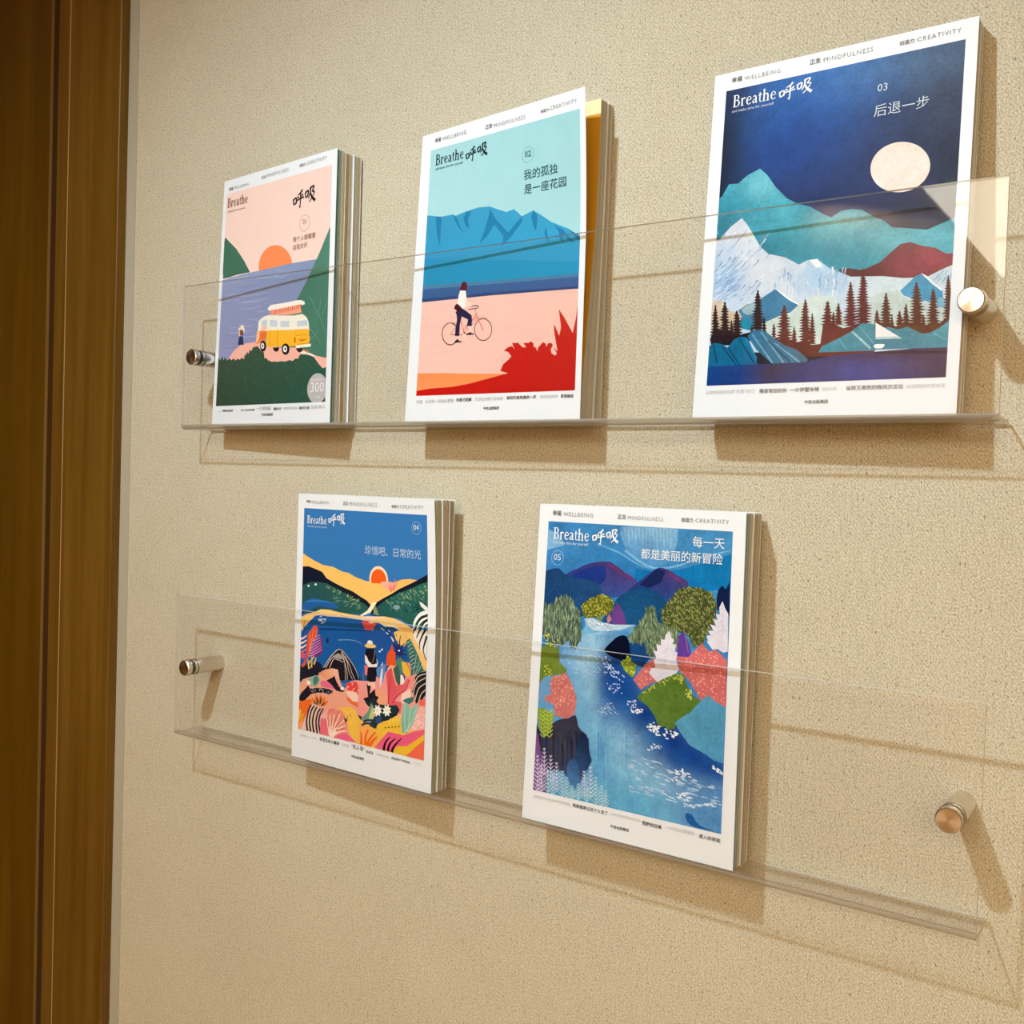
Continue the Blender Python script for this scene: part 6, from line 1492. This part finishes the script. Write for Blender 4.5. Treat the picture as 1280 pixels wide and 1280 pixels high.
('K','206 210 230','529 2032 553 2005',8,4),
('K','206 210 230','527 2008 504 1993',8,4),
('K','206 210 230','527 2008 547 1985',8,4),
('K','206 210 230','525 1983 507 1971',8,4),
('K','206 210 230','525 1983 541 1965',8,4),
('K','206 210 230','523 1958 510 1949',8,4),
('K','206 210 230','523 1958 535 1945',8,4),
('K','206 210 230','536 2131 522 1943',5,3),
('K','206 210 230','590 2127 545 2098',8,4),
('K','206 210 230','590 2127 629 2081',8,4),
('K','206 210 230','587 2098 547 2071',8,4),
('K','206 210 230','587 2098 623 2056',8,4),
('K','206 210 230','585 2068 549 2044',8,4),
('K','206 210 230','585 2068 617 2031',8,4),
('K','206 210 230','583 2038 552 2017',8,4),
('K','206 210 230','583 2038 611 2006',8,4),
('K','206 210 230','581 2008 554 1990',8,4),
('K','206 210 230','581 2008 605 1981',8,4),
('K','206 210 230','579 1978 557 1963',8,4),
('K','206 210 230','579 1978 599 1955',8,4),
('K','206 210 230','577 1948 559 1936',8,4),
('K','206 210 230','577 1948 593 1930',8,4),
('K','206 210 230','575 1918 561 1909',8,4),
('K','206 210 230','575 1918 587 1905',8,4),
('K','206 210 230','590 2127 574 1903',5,3),
('K','176 220 230','488 2163 445 2135',8,4),
('K','176 220 230','488 2163 526 2119',8,4),
('K','176 220 230','487 2142 450 2118',8,4),
('K','176 220 230','487 2142 519 2104',8,4),
('K','176 220 230','485 2121 454 2101',8,4),
('K','176 220 230','485 2121 512 2089',8,4),
('K','176 220 230','483 2100 459 2084',8,4),
('K','176 220 230','483 2100 505 2075',8,4),
('K','176 220 230','482 2079 463 2067',8,4),
('K','176 220 230','482 2079 499 2060',8,4),
('K','176 220 230','480 2058 468 2050',8,4),
('K','176 220 230','480 2058 492 2045',8,4),
('K','176 220 230','488 2163 479 2043',5,3),
('K','176 220 230','561 2163 515 2134',8,4),
('K','176 220 230','561 2163 600 2117',8,4),
('K','176 220 230','559 2146 520 2120',8,4),
('K','176 220 230','559 2146 593 2106',8,4),
('K','176 220 230','558 2128 526 2106',8,4),
('K','176 220 230','558 2128 587 2094',8,4),
('K','176 220 230','557 2110 531 2093',8,4),
('K','176 220 230','557 2110 580 2083',8,4),
('K','176 220 230','556 2092 536 2079',8,4),
('K','176 220 230','556 2092 573 2072',8,4),
('K','176 220 230','554 2074 541 2065',8,4),
('K','176 220 230','554 2074 566 2060',8,4),
('K','176 220 230','561 2163 553 2059',5,3),
('K','176 220 230','637 2163 589 2132',8,4),
('K','176 220 230','637 2163 678 2114',8,4),
('K','176 220 230','635 2138 592 2110',8,4),
('K','176 220 230','635 2138 672 2094',8,4),
('K','176 220 230','633 2112 595 2087',8,4),
('K','176 220 230','633 2112 666 2073',8,4),
('K','176 220 230','631 2087 598 2065',8,4),
('K','176 220 230','631 2087 660 2053',8,4),
('K','176 220 230','630 2061 601 2043',8,4),
('K','176 220 230','630 2061 655 2032',8,4),
('K','176 220 230','628 2036 604 2020',8,4),
('K','176 220 230','628 2036 649 2012',8,4),
('K','176 220 230','626 2010 607 1998',8,4),
('K','176 220 230','626 2010 643 1991',8,4),
('K','176 220 230','624 1985 610 1975',8,4),
('K','176 220 230','624 1985 637 1970',8,4),
('K','176 220 230','637 2163 623 1970',5,3),
('K','176 220 230','686 2168 642 2139',8,4),
('K','176 220 230','686 2168 725 2122',8,4),
('K','176 220 230','684 2146 645 2120',8,4),
('K','176 220 230','684 2146 719 2105',8,4),
('K','176 220 230','683 2124 649 2101',8,4),
('K','176 220 230','683 2124 713 2088',8,4),
('K','176 220 230','681 2102 653 2082',8,4),
('K','176 220 230','681 2102 707 2072',8,4),
('K','176 220 230','680 2079 656 2064',8,4),
('K','176 220 230','680 2079 701 2055',8,4),
('K','176 220 230','678 2057 660 2045',8,4),
('K','176 220 230','678 2057 695 2038',8,4),
('K','176 220 230','677 2035 664 2026',8,4),
('K','176 220 230','677 2035 688 2021',8,4),
('K','176 220 230','686 2168 676 2020',5,3),
('K','176 220 230','721 2168 685 2144',8,4),
('K','176 220 230','721 2168 753 2130',8,4),
('K','176 220 230','720 2146 688 2125',8,4),
('K','176 220 230','720 2146 747 2114',8,4),
('K','176 220 230','718 2124 692 2107',8,4),
('K','176 220 230','718 2124 741 2097',8,4),
('K','176 220 230','717 2102 696 2088',8,4),
('K','176 220 230','717 2102 735 2080',8,4),
('K','176 220 230','715 2080 699 2069',8,4),
('K','176 220 230','715 2080 729 2063',8,4),
('K','176 220 230','714 2058 703 2050',8,4),
('K','176 220 230','714 2058 723 2046',8,4),
('K','176 220 230','721 2168 713 2043',5,3),
('L',1,140,262,464,'244 246 248'),
('L',2,488,275,714,'244 246 248'),
('T','and make time for yourself',139,296,459,'226 236 244',0),
('K','150 190 216','240 402 239 414 235 425 228 436 220 444 209 451 198 455 186 456 174 455 163 451 152 444 144 436 137 425 133 414 132 402 133 390 137 379 144 368 152 360 163 353 174 349 186 348 198 349 209 353 220 360 228 368 235 379 239 390 240 402',4,4),
('T','05',157,420,219,'220 232 242',0),
('T','每一天',1314,252,1553,'244 246 248',0),
('T','都是美丽的新冒险',909,359,1544,'244 246 248',0),
('T','幸福 ·',121,83,220,'120 117 112',1),
('T','WELLBEING',220,84,487,'160 157 152',0),
('T','正念 ·',699,85,791,'120 117 112',1),
('T','MINDFULNESS',791,85,1076,'160 157 152',0),
('T','创造力 ·',1217,82,1329,'120 117 112',1),
('T','CREATIVITY',1329,81,1577,'160 157 152',0),
('T','如何在平凡生活中获得幸福',97,2227,415,'196 192 184',0),
('T','我想重新过这个人生了',440,2227,738,'66 62 58',1),
('T','如何与变化的自己共处',768,2220,1003,'200 196 188',0),
('T','中信出版集团',765,2310,913,'60 56 52',1),
('T','荒野的召唤',1014,2235,1169,'56 52 48',1),
('T','一切可以慢慢来',1205,2223,1419,'196 192 186',0),
('T','进入好状态',1450,2230,1607,'56 52 48',1),
]
RECT = {1: (4.6, 13.2, 163.4, 220.6), 2: (10.4, 14.2, 165, 217.8), 3: (8.7, 12.6, 163, 217), 4: (8, 12.8, 161.4, 214), 5: (8.4, 13, 160.8, 217)}

def unpack(s):
    v = list(map(int, s.split()))
    return [(v[i] / 10, v[i + 1] / 10) for i in range(0, len(v), 2)]
def inside(p, poly):
    x, y = p; c = False; n = len(poly); j = n - 1
    for i in range(n):
        (xi, yi), (xj, yj) = poly[i], poly[j]
        if (yi > y) != (yj > y) and x < (xj - xi) * (y - yi) / (yj - yi) + xi: c = not c
        j = i
    return c
def sm(pts, n=4):
    out = []
    for i in range(len(pts) - 1):
        p0, p1, p2, p3 = pts[max(i - 1, 0)], pts[i], pts[i + 1], pts[min(i + 2, len(pts) - 1)]
        for k in range(n):
            t = k / n
            out.append(tuple(.5 * ((2 * b) + (-a + c) * t + (2 * a - 5 * b + 4 * c - d_) * t * t + (-a + 3 * b - 3 * c + d_) * t ** 3) for a, b, c, d_ in zip(p0, p1, p2, p3)))
    out.append(pts[-1])
    return out
def stroke(pts, w0, w1, smooth=True):
    if smooth and len(pts) > 2: pts = sm(pts)
    L, Rr = [], []; n = len(pts)
    for i, p in enumerate(pts):
        a, b = pts[max(i - 1, 0)], pts[min(i + 1, n - 1)]
        dx, dy = b[0] - a[0], b[1] - a[1]; dd = math.hypot(dx, dy) or 1
        ww = (w0 + (w1 - w0) * i / (n - 1)) / 2
        L.append((p[0] - dy / dd * ww, p[1] + dx / dd * ww)); Rr.append((p[0] + dy / dd * ww, p[1] - dx / dd * ww))
    return L + Rr[::-1]
def ribbon(poly):
    out = []
    for i in range(len(poly) // 2 - 1):
        a, b, c, d_ = poly[i], poly[i + 1], poly[-2 - i], poly[-1 - i]
        out += [[a, b, c], [a, c, d_]]
    return out
# pen-drawn serif letters: (advance, [(points, width, end width)])
GLYPH = {
 'B': (0.98, [([(.2, 0), (.2, 1.5)], .2, .2), ([(.2, 1.44), (.55, 1.44), (.74, 1.15), (.55, .84), (.2, .8)], .1, .1), ([(.62, 1.36), (.7, 1.12), (.6, .9)], .16, .14), ([(.2, .8), (.62, .78), (.84, .42), (.62, .06), (.2, .05)], .1, .1), ([(.72, .68), (.79, .42), (.7, .16)], .18, .16), ([(.02, .04), (.4, .04)], .08, .08), ([(.02, 1.46), (.4, 1.46)], .08, .08)]),
 'r': (0.66, [([(.2, 0), (.2, .94)], .19, .19), ([(.22, .66), (.36, .9), (.6, .88)], .09, .2), ([(.03, .04), (.42, .04)], .08, .08), ([(.04, .86), (.24, .94)], .08, .1)]),
 'e': (0.78, [([(.16, .52), (.66, .6), (.62, .84), (.42, .96), (.2, .8), (.12, .45), (.26, .1), (.5, .05), (.7, .2)], .09, .1), ([(.24, .8), (.15, .5), (.24, .16)], .16, .18)]),
 'a': (0.78, [([(.14, .78), (.32, .94), (.5, .86)], .1, .12), ([(.5, .86), (.54, .6), (.54, .12)], .17, .19), ([(.54, .15), (.6, .04), (.74, .08)], .12, .06), ([(.52, .56), (.26, .44), (.13, .22), (.26, .06), (.52, .2)], .1, .1), ([(.2, .36), (.15, .2), (.26, .08)], .12, .14)]),
 't': (0.58, [([(.26, 1.2), (.25, .5), (.27, .2), (.36, .06), (.54, .1)], .17, .08), ([(.06, .88), (.52, .92)], .1, .1)]),
 'h': (0.94, [([(.2, 0), (.2, 1.5)], .19, .19), ([(.22, .68), (.42, .92), (.62, .86), (.68, .6)], .09, .18), ([(.68, .64), (.68, 0)], .19, .19), ([(.03, .04), (.38, .04)], .08, .08), ([(.52, .04), (.86, .04)], .08, .08), ([(.04, 1.42), (.24, 1.5)], .08, .1)]),
}
BRUSH = [([(.03, .58), (.04, .4), (.06, .26)], .05, .03), ([(.03, .56), (.17, .6), (.15, .32)], .035, .05), ([(.06, .3), (.15, .34)], .035, .03),
 ([(.42, .98), (.36, .86), (.23, .74)], .065, .02), ([(.21, .68), (.27, .58)], .035, .045), ([(.46, .74), (.38, .62)], .05, .02), ([(.19, .48), (.34, .53), (.5, .58)], .03, .04),
 ([(.35, .84), (.345, .4), (.335, .08), (.29, .16)], .045, .02),
 ([(.56, .8), (.57, .62), (.59, .5)], .05, .03), ([(.56, .78), (.69, .84), (.67, .56)], .035, .05), ([(.59, .52), (.67, .56)], .035, .03),
 ([(.78, .98), (.78, .72), (.7, .42)], .06, .02), ([(.76, .96), (.94, 1.02), (.86, .76), (.96, .74), (.88, .48), (.74, .24)], .04, .025), ([(.79, .7), (.86, .46), (1.0, .26)], .04, .08)]
TXT = {}
def text_tris(txt, bold):
    """triangles of a line of writing, scaled to unit width, baseline at y = 0"""
    key = (txt, bold)
    if key in TXT: return TXT[key]
    cu = bpy.data.curves.new('lettering', 'FONT')
    cu.body = txt; cu.resolution_u = 2; cu.fill_mode = 'FRONT'
    if bold: cu.offset = 0.012
    if txt.isascii() and txt.isupper(): cu.space_character = 1.2
    o = bpy.data.objects.new('lettering', cu); C.objects.link(o)
    dg = bpy.context.evaluated_depsgraph_get()
    me = bpy.data.meshes.new_from_object(o.evaluated_get(dg))
    me.calc_loop_triangles()
    vs = [v.co.copy() for v in me.vertices]
    x0 = min(v.x for v in vs); x1 = max(v.x for v in vs); s = 1 / (x1 - x0)
    low = min(v.y for v in vs) if not txt.isascii() else 0
    tr = [[((vs[i].x - x0) * s, (vs[i].y - low) * s) for i in t.vertices] for t in me.loop_triangles]
    bpy.data.objects.remove(o); bpy.data.curves.remove(cu); bpy.data.meshes.remove(me)
    TXT[key] = tr
    return tr

STEP = 3.0e-6
NU, NV = 17, 24
def art_mesh(name, k, surf, mat, parent, kinds, base, clip):
    """flat coloured shapes, cut on a grid and laid on the cover's surface"""
    rnd = random.Random(k)
    bm = bmesh.new()
    lay = bm.faces.layers.int.new('op')
    grads = []; placed = []; top = 0
    def add(tris, col, level):
        gi = len(grads)
        xs = [p[0] for t in tris for p in t]; ys = [p[1] for t in tris for p in t]
        if not xs: return
        grads.append((col, min(xs), max(xs), min(ys), max(ys)))
        for t in tris:
            a = (t[1][0] - t[0][0]) * (t[2][1] - t[0][1]) - (t[2][0] - t[0][0]) * (t[1][1] - t[0][1])
            if abs(a) < 1e-7: continue
            if a < 0: t = [t[0], t[2], t[1]]
            f = bm.faces.new([bm.verts.new((p[0], p[1], level * 0.01)) for p in t]); f[lay] = gi
    def tri(poly):
        v = [Vector((p[0], p[1], 0)) for p in poly]
        return [[poly[i] for i in t] for t in tessellate_polygon([v])]
    def level_for(pts):
        xs = [p[0] for p in pts]; ys = [p[1] for p in pts]
        b = (min(xs), max(xs), min(ys), max(ys)); lv = 0
        for q, l in placed:
            if q[0] < b[1] and b[0] < q[1] and q[2] < b[3] and b[2] < q[3]: lv = max(lv, l)
        placed.append([b, lv + 1])
        return lv + 1
    for op in ART[k]:
        if op[0] not in kinds: continue
        if op[0] == 'P':
            poly = unpack(op[2]); cols = inks(op[1])
            add(tri(poly), cols, level_for(poly))
        elif op[0] == 'W':
            poly = unpack(op[2]); cols = inks(op[1]); wb = bmesh.new()
            for q in tri(poly): wb.faces.new([wb.verts.new((p[0], p[1], 0)) for p in q])
            xs = [p[0] for p in poly]; ys = [p[1] for p in poly]
            x = math.ceil(min(xs) / 2.5) * 2.5
            while x < max(xs):
                bmesh.ops.bisect_plane(wb, geom=wb.verts[:] + wb.edges[:] + wb.faces[:], dist=1e-5, plane_co=(x, 0, 0), plane_no=(1, 0, 0)); x += 2.5
            y = math.ceil(min(ys) / 2.5) * 2.5
            while y < max(ys):
                bmesh.ops.bisect_plane(wb, geom=wb.verts[:] + wb.edges[:] + wb.faces[:], dist=1e-5, plane_co=(0, y, 0), plane_no=(0, 1, 0)); y += 2.5
            bmesh.ops.triangulate(wb, faces=wb.faces[:])
            tr = [[(v.co.x, v.co.y) for v in f.verts] for f in wb.faces]
            wb.free()
            blobs = []
            for s in op[3].split(','):
                v = list(map(int, s.split())); blobs.append((v[0] / 10, v[1] / 10, v[2] / 10, v[3] / 10, v[4] / 100, inks(' '.join(map(str, v[5:8])))[0]))
            add(tr, ('wash', cols, blobs), level_for(poly))
        elif op[0] == 'K':
            poly = stroke(unpack(op[2]), op[3] / 10, op[4] / 10)
            add(ribbon(poly), inks(op[1]), level_for(poly))
        elif op[0] == 'S':
            cols = [[c] for c in inks(op[1])]; reg = unpack(op[2])
            n, ln, wd, ang, jit, shp, seed = op[3:]
            rr = random.Random(seed * 31 + len(reg) + n)
            xs = [p[0] for p in reg]; ys = [p[1] for p in reg]
            lv = level_for(reg); placed[-1][1] = lv + 6
            c = 0; tries = 0
            while c < n and tries < n * 12:
                tries += 1
                p = (rr.uniform(min(xs), max(xs)), rr.uniform(min(ys), max(ys)))
                if not inside(p, reg): continue
                a = R3(ang + rr.uniform(-jit, jit)); L_ = ln * rr.uniform(.7, 1.25) / 2; W_ = wd * rr.uniform(.75, 1.2) / 2
                ca, sa = math.cos(a), math.sin(a)
                q = [(p[0] + ca * x - sa * y, p[1] + sa * x + ca * y) for x, y in ((-L_, 0), (-L_ * .3, W_), (L_ * .45, W_ * .8), (L_, 0), (L_ * .45, -W_ * .8), (-L_ * .3, -W_))]
                add([[q[0], q[i], q[i + 1]] for i in range(1, 5)], rr.choice(cols), lv + c % 6)
                c += 1
        elif op[0] == 'T':
            _, txt, x0, y, x1, h, bold = op
            x0 /= 10; y /= 10; x1 /= 10; s = x1 - x0
            add([[(x0 + p[0] * s, y - p[1] * s) for p in t] for t in text_tris(txt, bold)], inks(h), 1)
        elif op[0] == 'L':
            _, which, x0, y, x1, h = op
            x0 /= 10; y /= 10; x1 /= 10; W_ = x1 - x0
            if which == 1:
                adv = sum(GLYPH[c][0] for c in 'Breathe'); s = W_ / adv; x = x0; i = 0
                for c in 'Breathe':
                    for pts, a, b in GLYPH[c][1]:
                        i += 1
                        add(ribbon(stroke([(x + px * s, y - py * s) for px, py in pts], a * s, b * s)), inks(h), 1 + i % 12)
                    x += GLYPH[c][0] * s
            else:
                for i, (pts, a, b) in enumerate(BRUSH):
                    add(ribbon(stroke([(x0 + px * W_, y + .06 * W_ - py * W_ * .54) for px, py in pts], a * W_ * 1.15, b * W_ * 1.15)), inks(h), 1 + i)
    r = RECT[k]
    cuts = [(Vector((170.0 * i / NU, 0, 0)), Vector((1, 0, 0))) for i in range(1, NU)] + [(Vector((0, 240.0 * i / NV, 0)), Vector((0, 1, 0))) for i in range(1, NV)]
    cuts += [(Vector((10.0 * i, 0, 0)), Vector((1, -1, 0)).normalized()) for i in range(-NV + 1, NU)]
    for co, no in cuts:
        bmesh.ops.bisect_plane(bm, geom=bm.verts[:] + bm.edges[:] + bm.faces[:], dist=1e-5, plane_co=co, plane_no=no)
    if clip:
        for co, no in ((Vector((r[0], 0, 0)), Vector((-1, 0, 0))), (Vector((r[2], 0, 0)), Vector((1, 0, 0))), (Vector((0, r[1], 0)), Vector((0, -1, 0))), (Vector((0, r[3], 0)), Vector((0, 1, 0)))):
            bmesh.ops.bisect_plane(bm, geom=bm.verts[:] + bm.edges[:] + bm.faces[:], dist=1e-5, plane_co=co, plane_no=no, clear_outer=True)
    bm.verts.index_update()
    cl = bm.loops.layers.float_color.new('ink')
    for f in bm.faces:
        col, xa, xb, ya, yb = grads[f[lay]]
        for lp in f.loops:
            if col[0] == 'wash':
                x, y = lp.vert.co.x, lp.vert.co.y
                u = (x - xa) / max(xb - xa, 1e-6); v = (y - ya) / max(yb - ya, 1e-6); g = col[1]
                c = [(g[0][i] * (1 - u) + g[1][i] * u) * (1 - v) + (g[2][i] * (1 - u) + g[3][i] * u) * v for i in range(3)]
                for bx, by, rx, ry, st, bc in col[2]:
                    w_ = st * math.exp(-(((x - bx) / rx) ** 2 + ((y - by) / ry) ** 2))
                    c = [c[i] * (1 - w_) + bc[i] * w_ for i in range(3)]
            elif len(col) == 1: c = col[0]
            else:
                u = (lp.vert.co.x - xa) / max(xb - xa, 1e-6); v = (lp.vert.co.y - ya) / max(yb - ya, 1e-6)
                c = [(col[0][i] * (1 - u) + col[1][i] * u) * (1 - v) + (col[2][i] * (1 - u) + col[3][i] * u) * v for i in range(3)]
            lp[cl] = (c[0], c[1], c[2], 1)
    nodes = {}
    def node(i, j):
        if (i, j) not in nodes: nodes[i, j] = Vector(surf(i / NU, 1 - j / NV))
        return nodes[i, j]
    def flat_surf(x, y):
        # same facets as the cover sheet, so that ink and paper never cross
        i = min(NU - 1, max(0, int(x // 10))); j = min(NV - 1, max(0, int(y // 10)))
        fx, fy = x / 10 - i, y / 10 - j
        a, b = node(i, j), node(i + 1, j + 1)
        if fx >= fy:
            m = node(i + 1, j); return a + (m - a) * fx + (b - m) * fy
        m = node(i, j + 1); return a + (m - a) * fy + (b - m) * fx
    for v in bm.verts:
        L_ = v.co.z / 0.01
        p = flat_surf(v.co.x, v.co.y)
        v.co = (p[0], p[1] - base - L_ * STEP, p[2])
    for f in bm.faces: f.smooth = False
    me = bpy.data.meshes.new(name); bm.to_mesh(me); bm.free()
    return link(name, me, mat, parent)

# ------------------------------------------------------------------ magazines
W_M, H_M = 0.16939, 0.24
# per stack: rack height, left x, front lean (left, right), left foot set-back, back corners y (BL, BR, TL, TR), splits, opened cover
STACK = {
 1: dict(z=0, x=-0.2950, lean=0.0085, lr=0.0007, bl=0.0099, back=(-0.0016, -0.0016, -0.0016, -0.0028), t=(0, .36, .68, 1)),
 2: dict(z=0, x=-0.0409, lean=0.0129, lr=-0.0080, bl=0.0020, back=(-0.003, -0.003, -0.0016, -0.0012), t=(0, .62, 1), open=0.0235),
 3: dict(z=0, x=0.2161, lean=0.0177, lr=0.0179, bl=0.0041, back=(-0.0155, -0.0163, -0.0012, -0.0012), t=(0, .5, 1)),
 4: dict(z=Z2, x=-0.1698, lean=0.0004, lr=-0.0065, bl=0.0075, back=(-0.0085, -0.0138, -0.0080, -0.0124), t=(0, .36, .72, 1)),
 5: dict(z=Z2, x=0.0892, lean=0.0118, lr=0.0006, bl=0.0001, back=(-0.012, -0.0103, -0.0045, -0.0062), t=(0, .5, 1)),
}
EDGE = {  # page-edge tones from the front of each stack to its back
 1: [(92, 124, 116), (150, 172, 160), (206, 204, 184), (198, 190, 164), (206, 186, 140), (220, 204, 162), (198, 186, 164), (210, 196, 180), (176, 162, 150), (204, 196, 182), (214, 208, 190), (160, 146, 126), (206, 198, 184)],
 2: [(208, 200, 184), (196, 190, 172), (212, 204, 186), (190, 180, 164), (208, 200, 178), (200, 194, 178), (182, 170, 150), (206, 200, 184)],
 3: [(214, 208, 196), (190, 176, 160), (208, 200, 184), (196, 188, 172), (212, 204, 190)],
 4: [(176, 190, 176), (206, 210, 190), (150, 140, 124), (196, 180, 156), (204, 188, 166), (170, 152, 132), (200, 190, 172), (190, 176, 150), (160, 140, 116), (196, 186, 160)],
 5: [(150, 182, 196), (120, 146, 152), (160, 180, 180), (206, 200, 184), (196, 178, 152), (180, 158, 132), (198, 184, 158), (176, 156, 130)],
}
COVER_LABEL = {
 1: 'magazine with a yellow and white camper van by the sea on its cover',
 2: 'magazine with a cyclist by a blue lake and red bushes on its cover',
 3: 'magazine with a pale moon over blue night mountains on its cover',
 4: 'magazine with a lake and colourful jungle camp under blue sky on its cover',
 5: 'magazine with a painted blue river and round trees on its cover',
}
BEHIND = {
 1: ['magazine directly behind the camper van one, cream cover edge showing', 'rearmost magazine of the camper van stack, against the wall'],
 2: ['magazine behind the cyclist one, against the wall'],
 3: ['magazine behind the moon and mountains one, its edge nearest the wall'],
 4: ['magazine directly behind the jungle camp one, middle of that stack', 'rearmost magazine of the jungle camp stack, nearest the wall'],
 5: ['magazine behind the painted river one, brown page edges nearest the wall'],
}
GROUP = {1: 'stack of camper van magazines', 2: 'stack of cyclist magazines', 3: 'stack of mountain magazines', 4: 'stack of jungle camp magazines', 5: 'stack of river magazines'}

def grid_sheet(bm, f0, f1, u0=0.0, u1=1.0, v0=0.0, v1=1.0, nu=NU, nv=NV, mi=0):
    """closed thin solid between two surfaces f0 (front) and f1 (back)"""
    G = []
    for f in (f0, f1):
        G.append([[bm.verts.new(f(u0 + (u1 - u0) * i / nu, v0 + (v1 - v0) * j / nv)) for i in range(nu + 1)] for j in range(nv + 1)])
    fs = []
    for j in range(nv):
        for i in range(nu):
            a = G[0]; fs.append(bm.faces.new((a[j][i], a[j][i + 1], a[j + 1][i]))); fs.append(bm.faces.new((a[j][i + 1], a[j + 1][i + 1], a[j + 1][i])))
            a = G[1]; fs.append(bm.faces.new((a[j][i], a[j + 1][i], a[j + 1][i + 1], a[j][i + 1])))
    for j in range(nv):
        for i, fl in ((0, 0), (nu, 1)):
            q = (G[0][j][i], G[0][j + 1][i], G[1][j + 1][i], G[1][j][i]); fs.append(bm.faces.new(q if not fl else q[::-1]))
    for i in range(nu):
        for j, fl in ((0, 0), (nv, 1)):
            q = (G[0][j][i], G[1][j][i], G[1][j][i + 1], G[0][j][i + 1]); fs.append(bm.faces.new(q if not fl else q[::-1]))
    for f in fs: f.material_index = mi
    return fs

def build_stack(k):
    S = STACK[k]
    def yfront(u, v):
        l = S['bl'] + S['lean'] * v
        lr = S['lr']
        r = lr * v if lr >= 0 else lr * max(0.0, (v - 0.55) / 0.45) ** 1.4
        return -D + l * (1 - u) + r * u
    def xz(u, v):
        return (u * W_M, v * (H_M - 0.0006) + 0.0003)
    op = S.get('open', 0.0)
    def ypage(u, v): return yfront(u, v) + 0.0004 + op * u * max(0.0, (v - 0.06) / 0.94)
    def yback(u, v):
        bl, br, tl, tr = S['back']
        return (bl * (1 - u) + br * u) * (1 - v) + (tl * (1 - u) + tr * u) * v
    def y_at(u, v, t): return ypage(u, v) * (1 - t) + yback(u, v) * t
    T_ = S['t']; nm = len(T_) - 1
    tones = EDGE[k]
    rnd = random.Random(100 + k)
    for m in range(nm):
        t0, t1 = T_[m], T_[m + 1]
        gap = 0.012
        y_base = y_at(0, 0, t0)
        loc = Vector((S['x'] + (0.0 if m == 0 else rnd.uniform(-0.0012, 0.0006)), y_base, S['z']))
        lab = COVER_LABEL[k] if m == 0 else BEHIND[k][m - 1]
        root = thing('magazine', lab, 'magazine', loc, GROUP[k])
        def local(yf, du=0.0, dv=0.0):
            def f(u, v):
                x, z = xz(u, v)
                return (x + du * u, yf(u, v) - y_base, z + dv * v)
            return f
        ct = 0.0003
        if m == 0:
            fr = yfront
        else:
            fr = lambda u, v, t0=t0: y_at(u, v, t0 + gap)
        bm = bmesh.new()
        grid_sheet(bm, local(fr), local(lambda u, v: fr(u, v) + ct))
        cover = from_bm('front_cover', bm, M['paper'], root)
        if m == 0:
            surf = local(fr)
            art_mesh('cover_illustration', k, surf, M['ink_paint'] if k in (3, 5) else M['ink_flat'], cover, ('P', 'K', 'S', 'W'), 1.2e-5, True)
            art_mesh('cover_lettering', k, surf, M['ink_text'], cover, ('T', 'L'), 4.5e-4 if k == 5 else 3.2e-4, False)
        # pages in thin gatherings of slightly different tone and trim
        lo, hi = t0 + (gap if m else 0.0), t1 - gap * 0.6
        ns = max(6, int((hi - lo) * 40))
        bm = bmesh.new(); cl = bm.loops.layers.float_color.new('ink')
        for s in range(ns):
            a = lo + (hi - lo) * (s + (0.01 if s else 0.2)) / ns; b = lo + (hi - lo) * (s + 1) / ns
            ft = lambda u, v, a=a: y_at(u, v, a) + ct * (1 - a) * 0.5
            bt = lambda u, v, b=b: y_at(u, v, b)
            du = rnd.uniform(-0.0007, -0.0001); dv = rnd.uniform(-0.0012, -0.0002)
            fs = grid_sheet(bm, local(ft, du, dv), local(bt, du, dv), nu=4, nv=8)
            tm = (a + b) / 2
            c = tones[min(len(tones) - 1, int(tm * len(tones)))]
            if s > 5 or k not in (1, 5): c = [0.4 * q + 0.6 * p for q, p in zip(c, (214, 205, 186))]
            j = rnd.uniform(0.70, 1.05)
            cc = (lin(c[0]) * j, lin(c[1]) * j, lin(c[2]) * j, 1)
            for f in fs:
                for lp in f.loops: lp[cl] = cc
        from_bm('page_block', bm, M['pages'], root)
        if m == 0 and op:
            bm = bmesh.new()
            fo = lambda u, v: ypage(u, v) - 0.00002
            bo = lambda u, v: ypage(u, v) + 0.00012
            grid_sheet(bm, local(fo), local(bo), 0.1, 0.9995, 0.002, 0.952)
            e = from_bm('endpaper', bm, M['orange_page'], root); e['label'] = 'orange first page behind the lifted cover'
            bm = bmesh.new(); grid_sheet(bm, local(fo), local(bo), 0.1, 0.9995, 0.952, 0.997, nv=2)
            from_bm('endpaper_band', bm, M['cream_page'], e)
        bm = bmesh.new()
        bk0 = lambda u, v: y_at(u, v, hi) + 0.00002
        grid_sheet(bm, local(bk0), local(lambda u, v: bk0(u, v) + 0.00025))
        from_bm('back_cover', bm, M['paper'], root)
        bm = bmesh.new()
        for u0_, u1_ in ((-0.0022, -0.0002),):
            grid_sheet(bm, local(lambda u, v: fr(0, v)), local(lambda u, v: y_at(0, v, hi) + 0.00025), u0_, u1_, nu=1, nv=NV)
        from_bm('spine', bm, M['paper'], root)
for k in (1, 2, 3, 4, 5): build_stack(k)
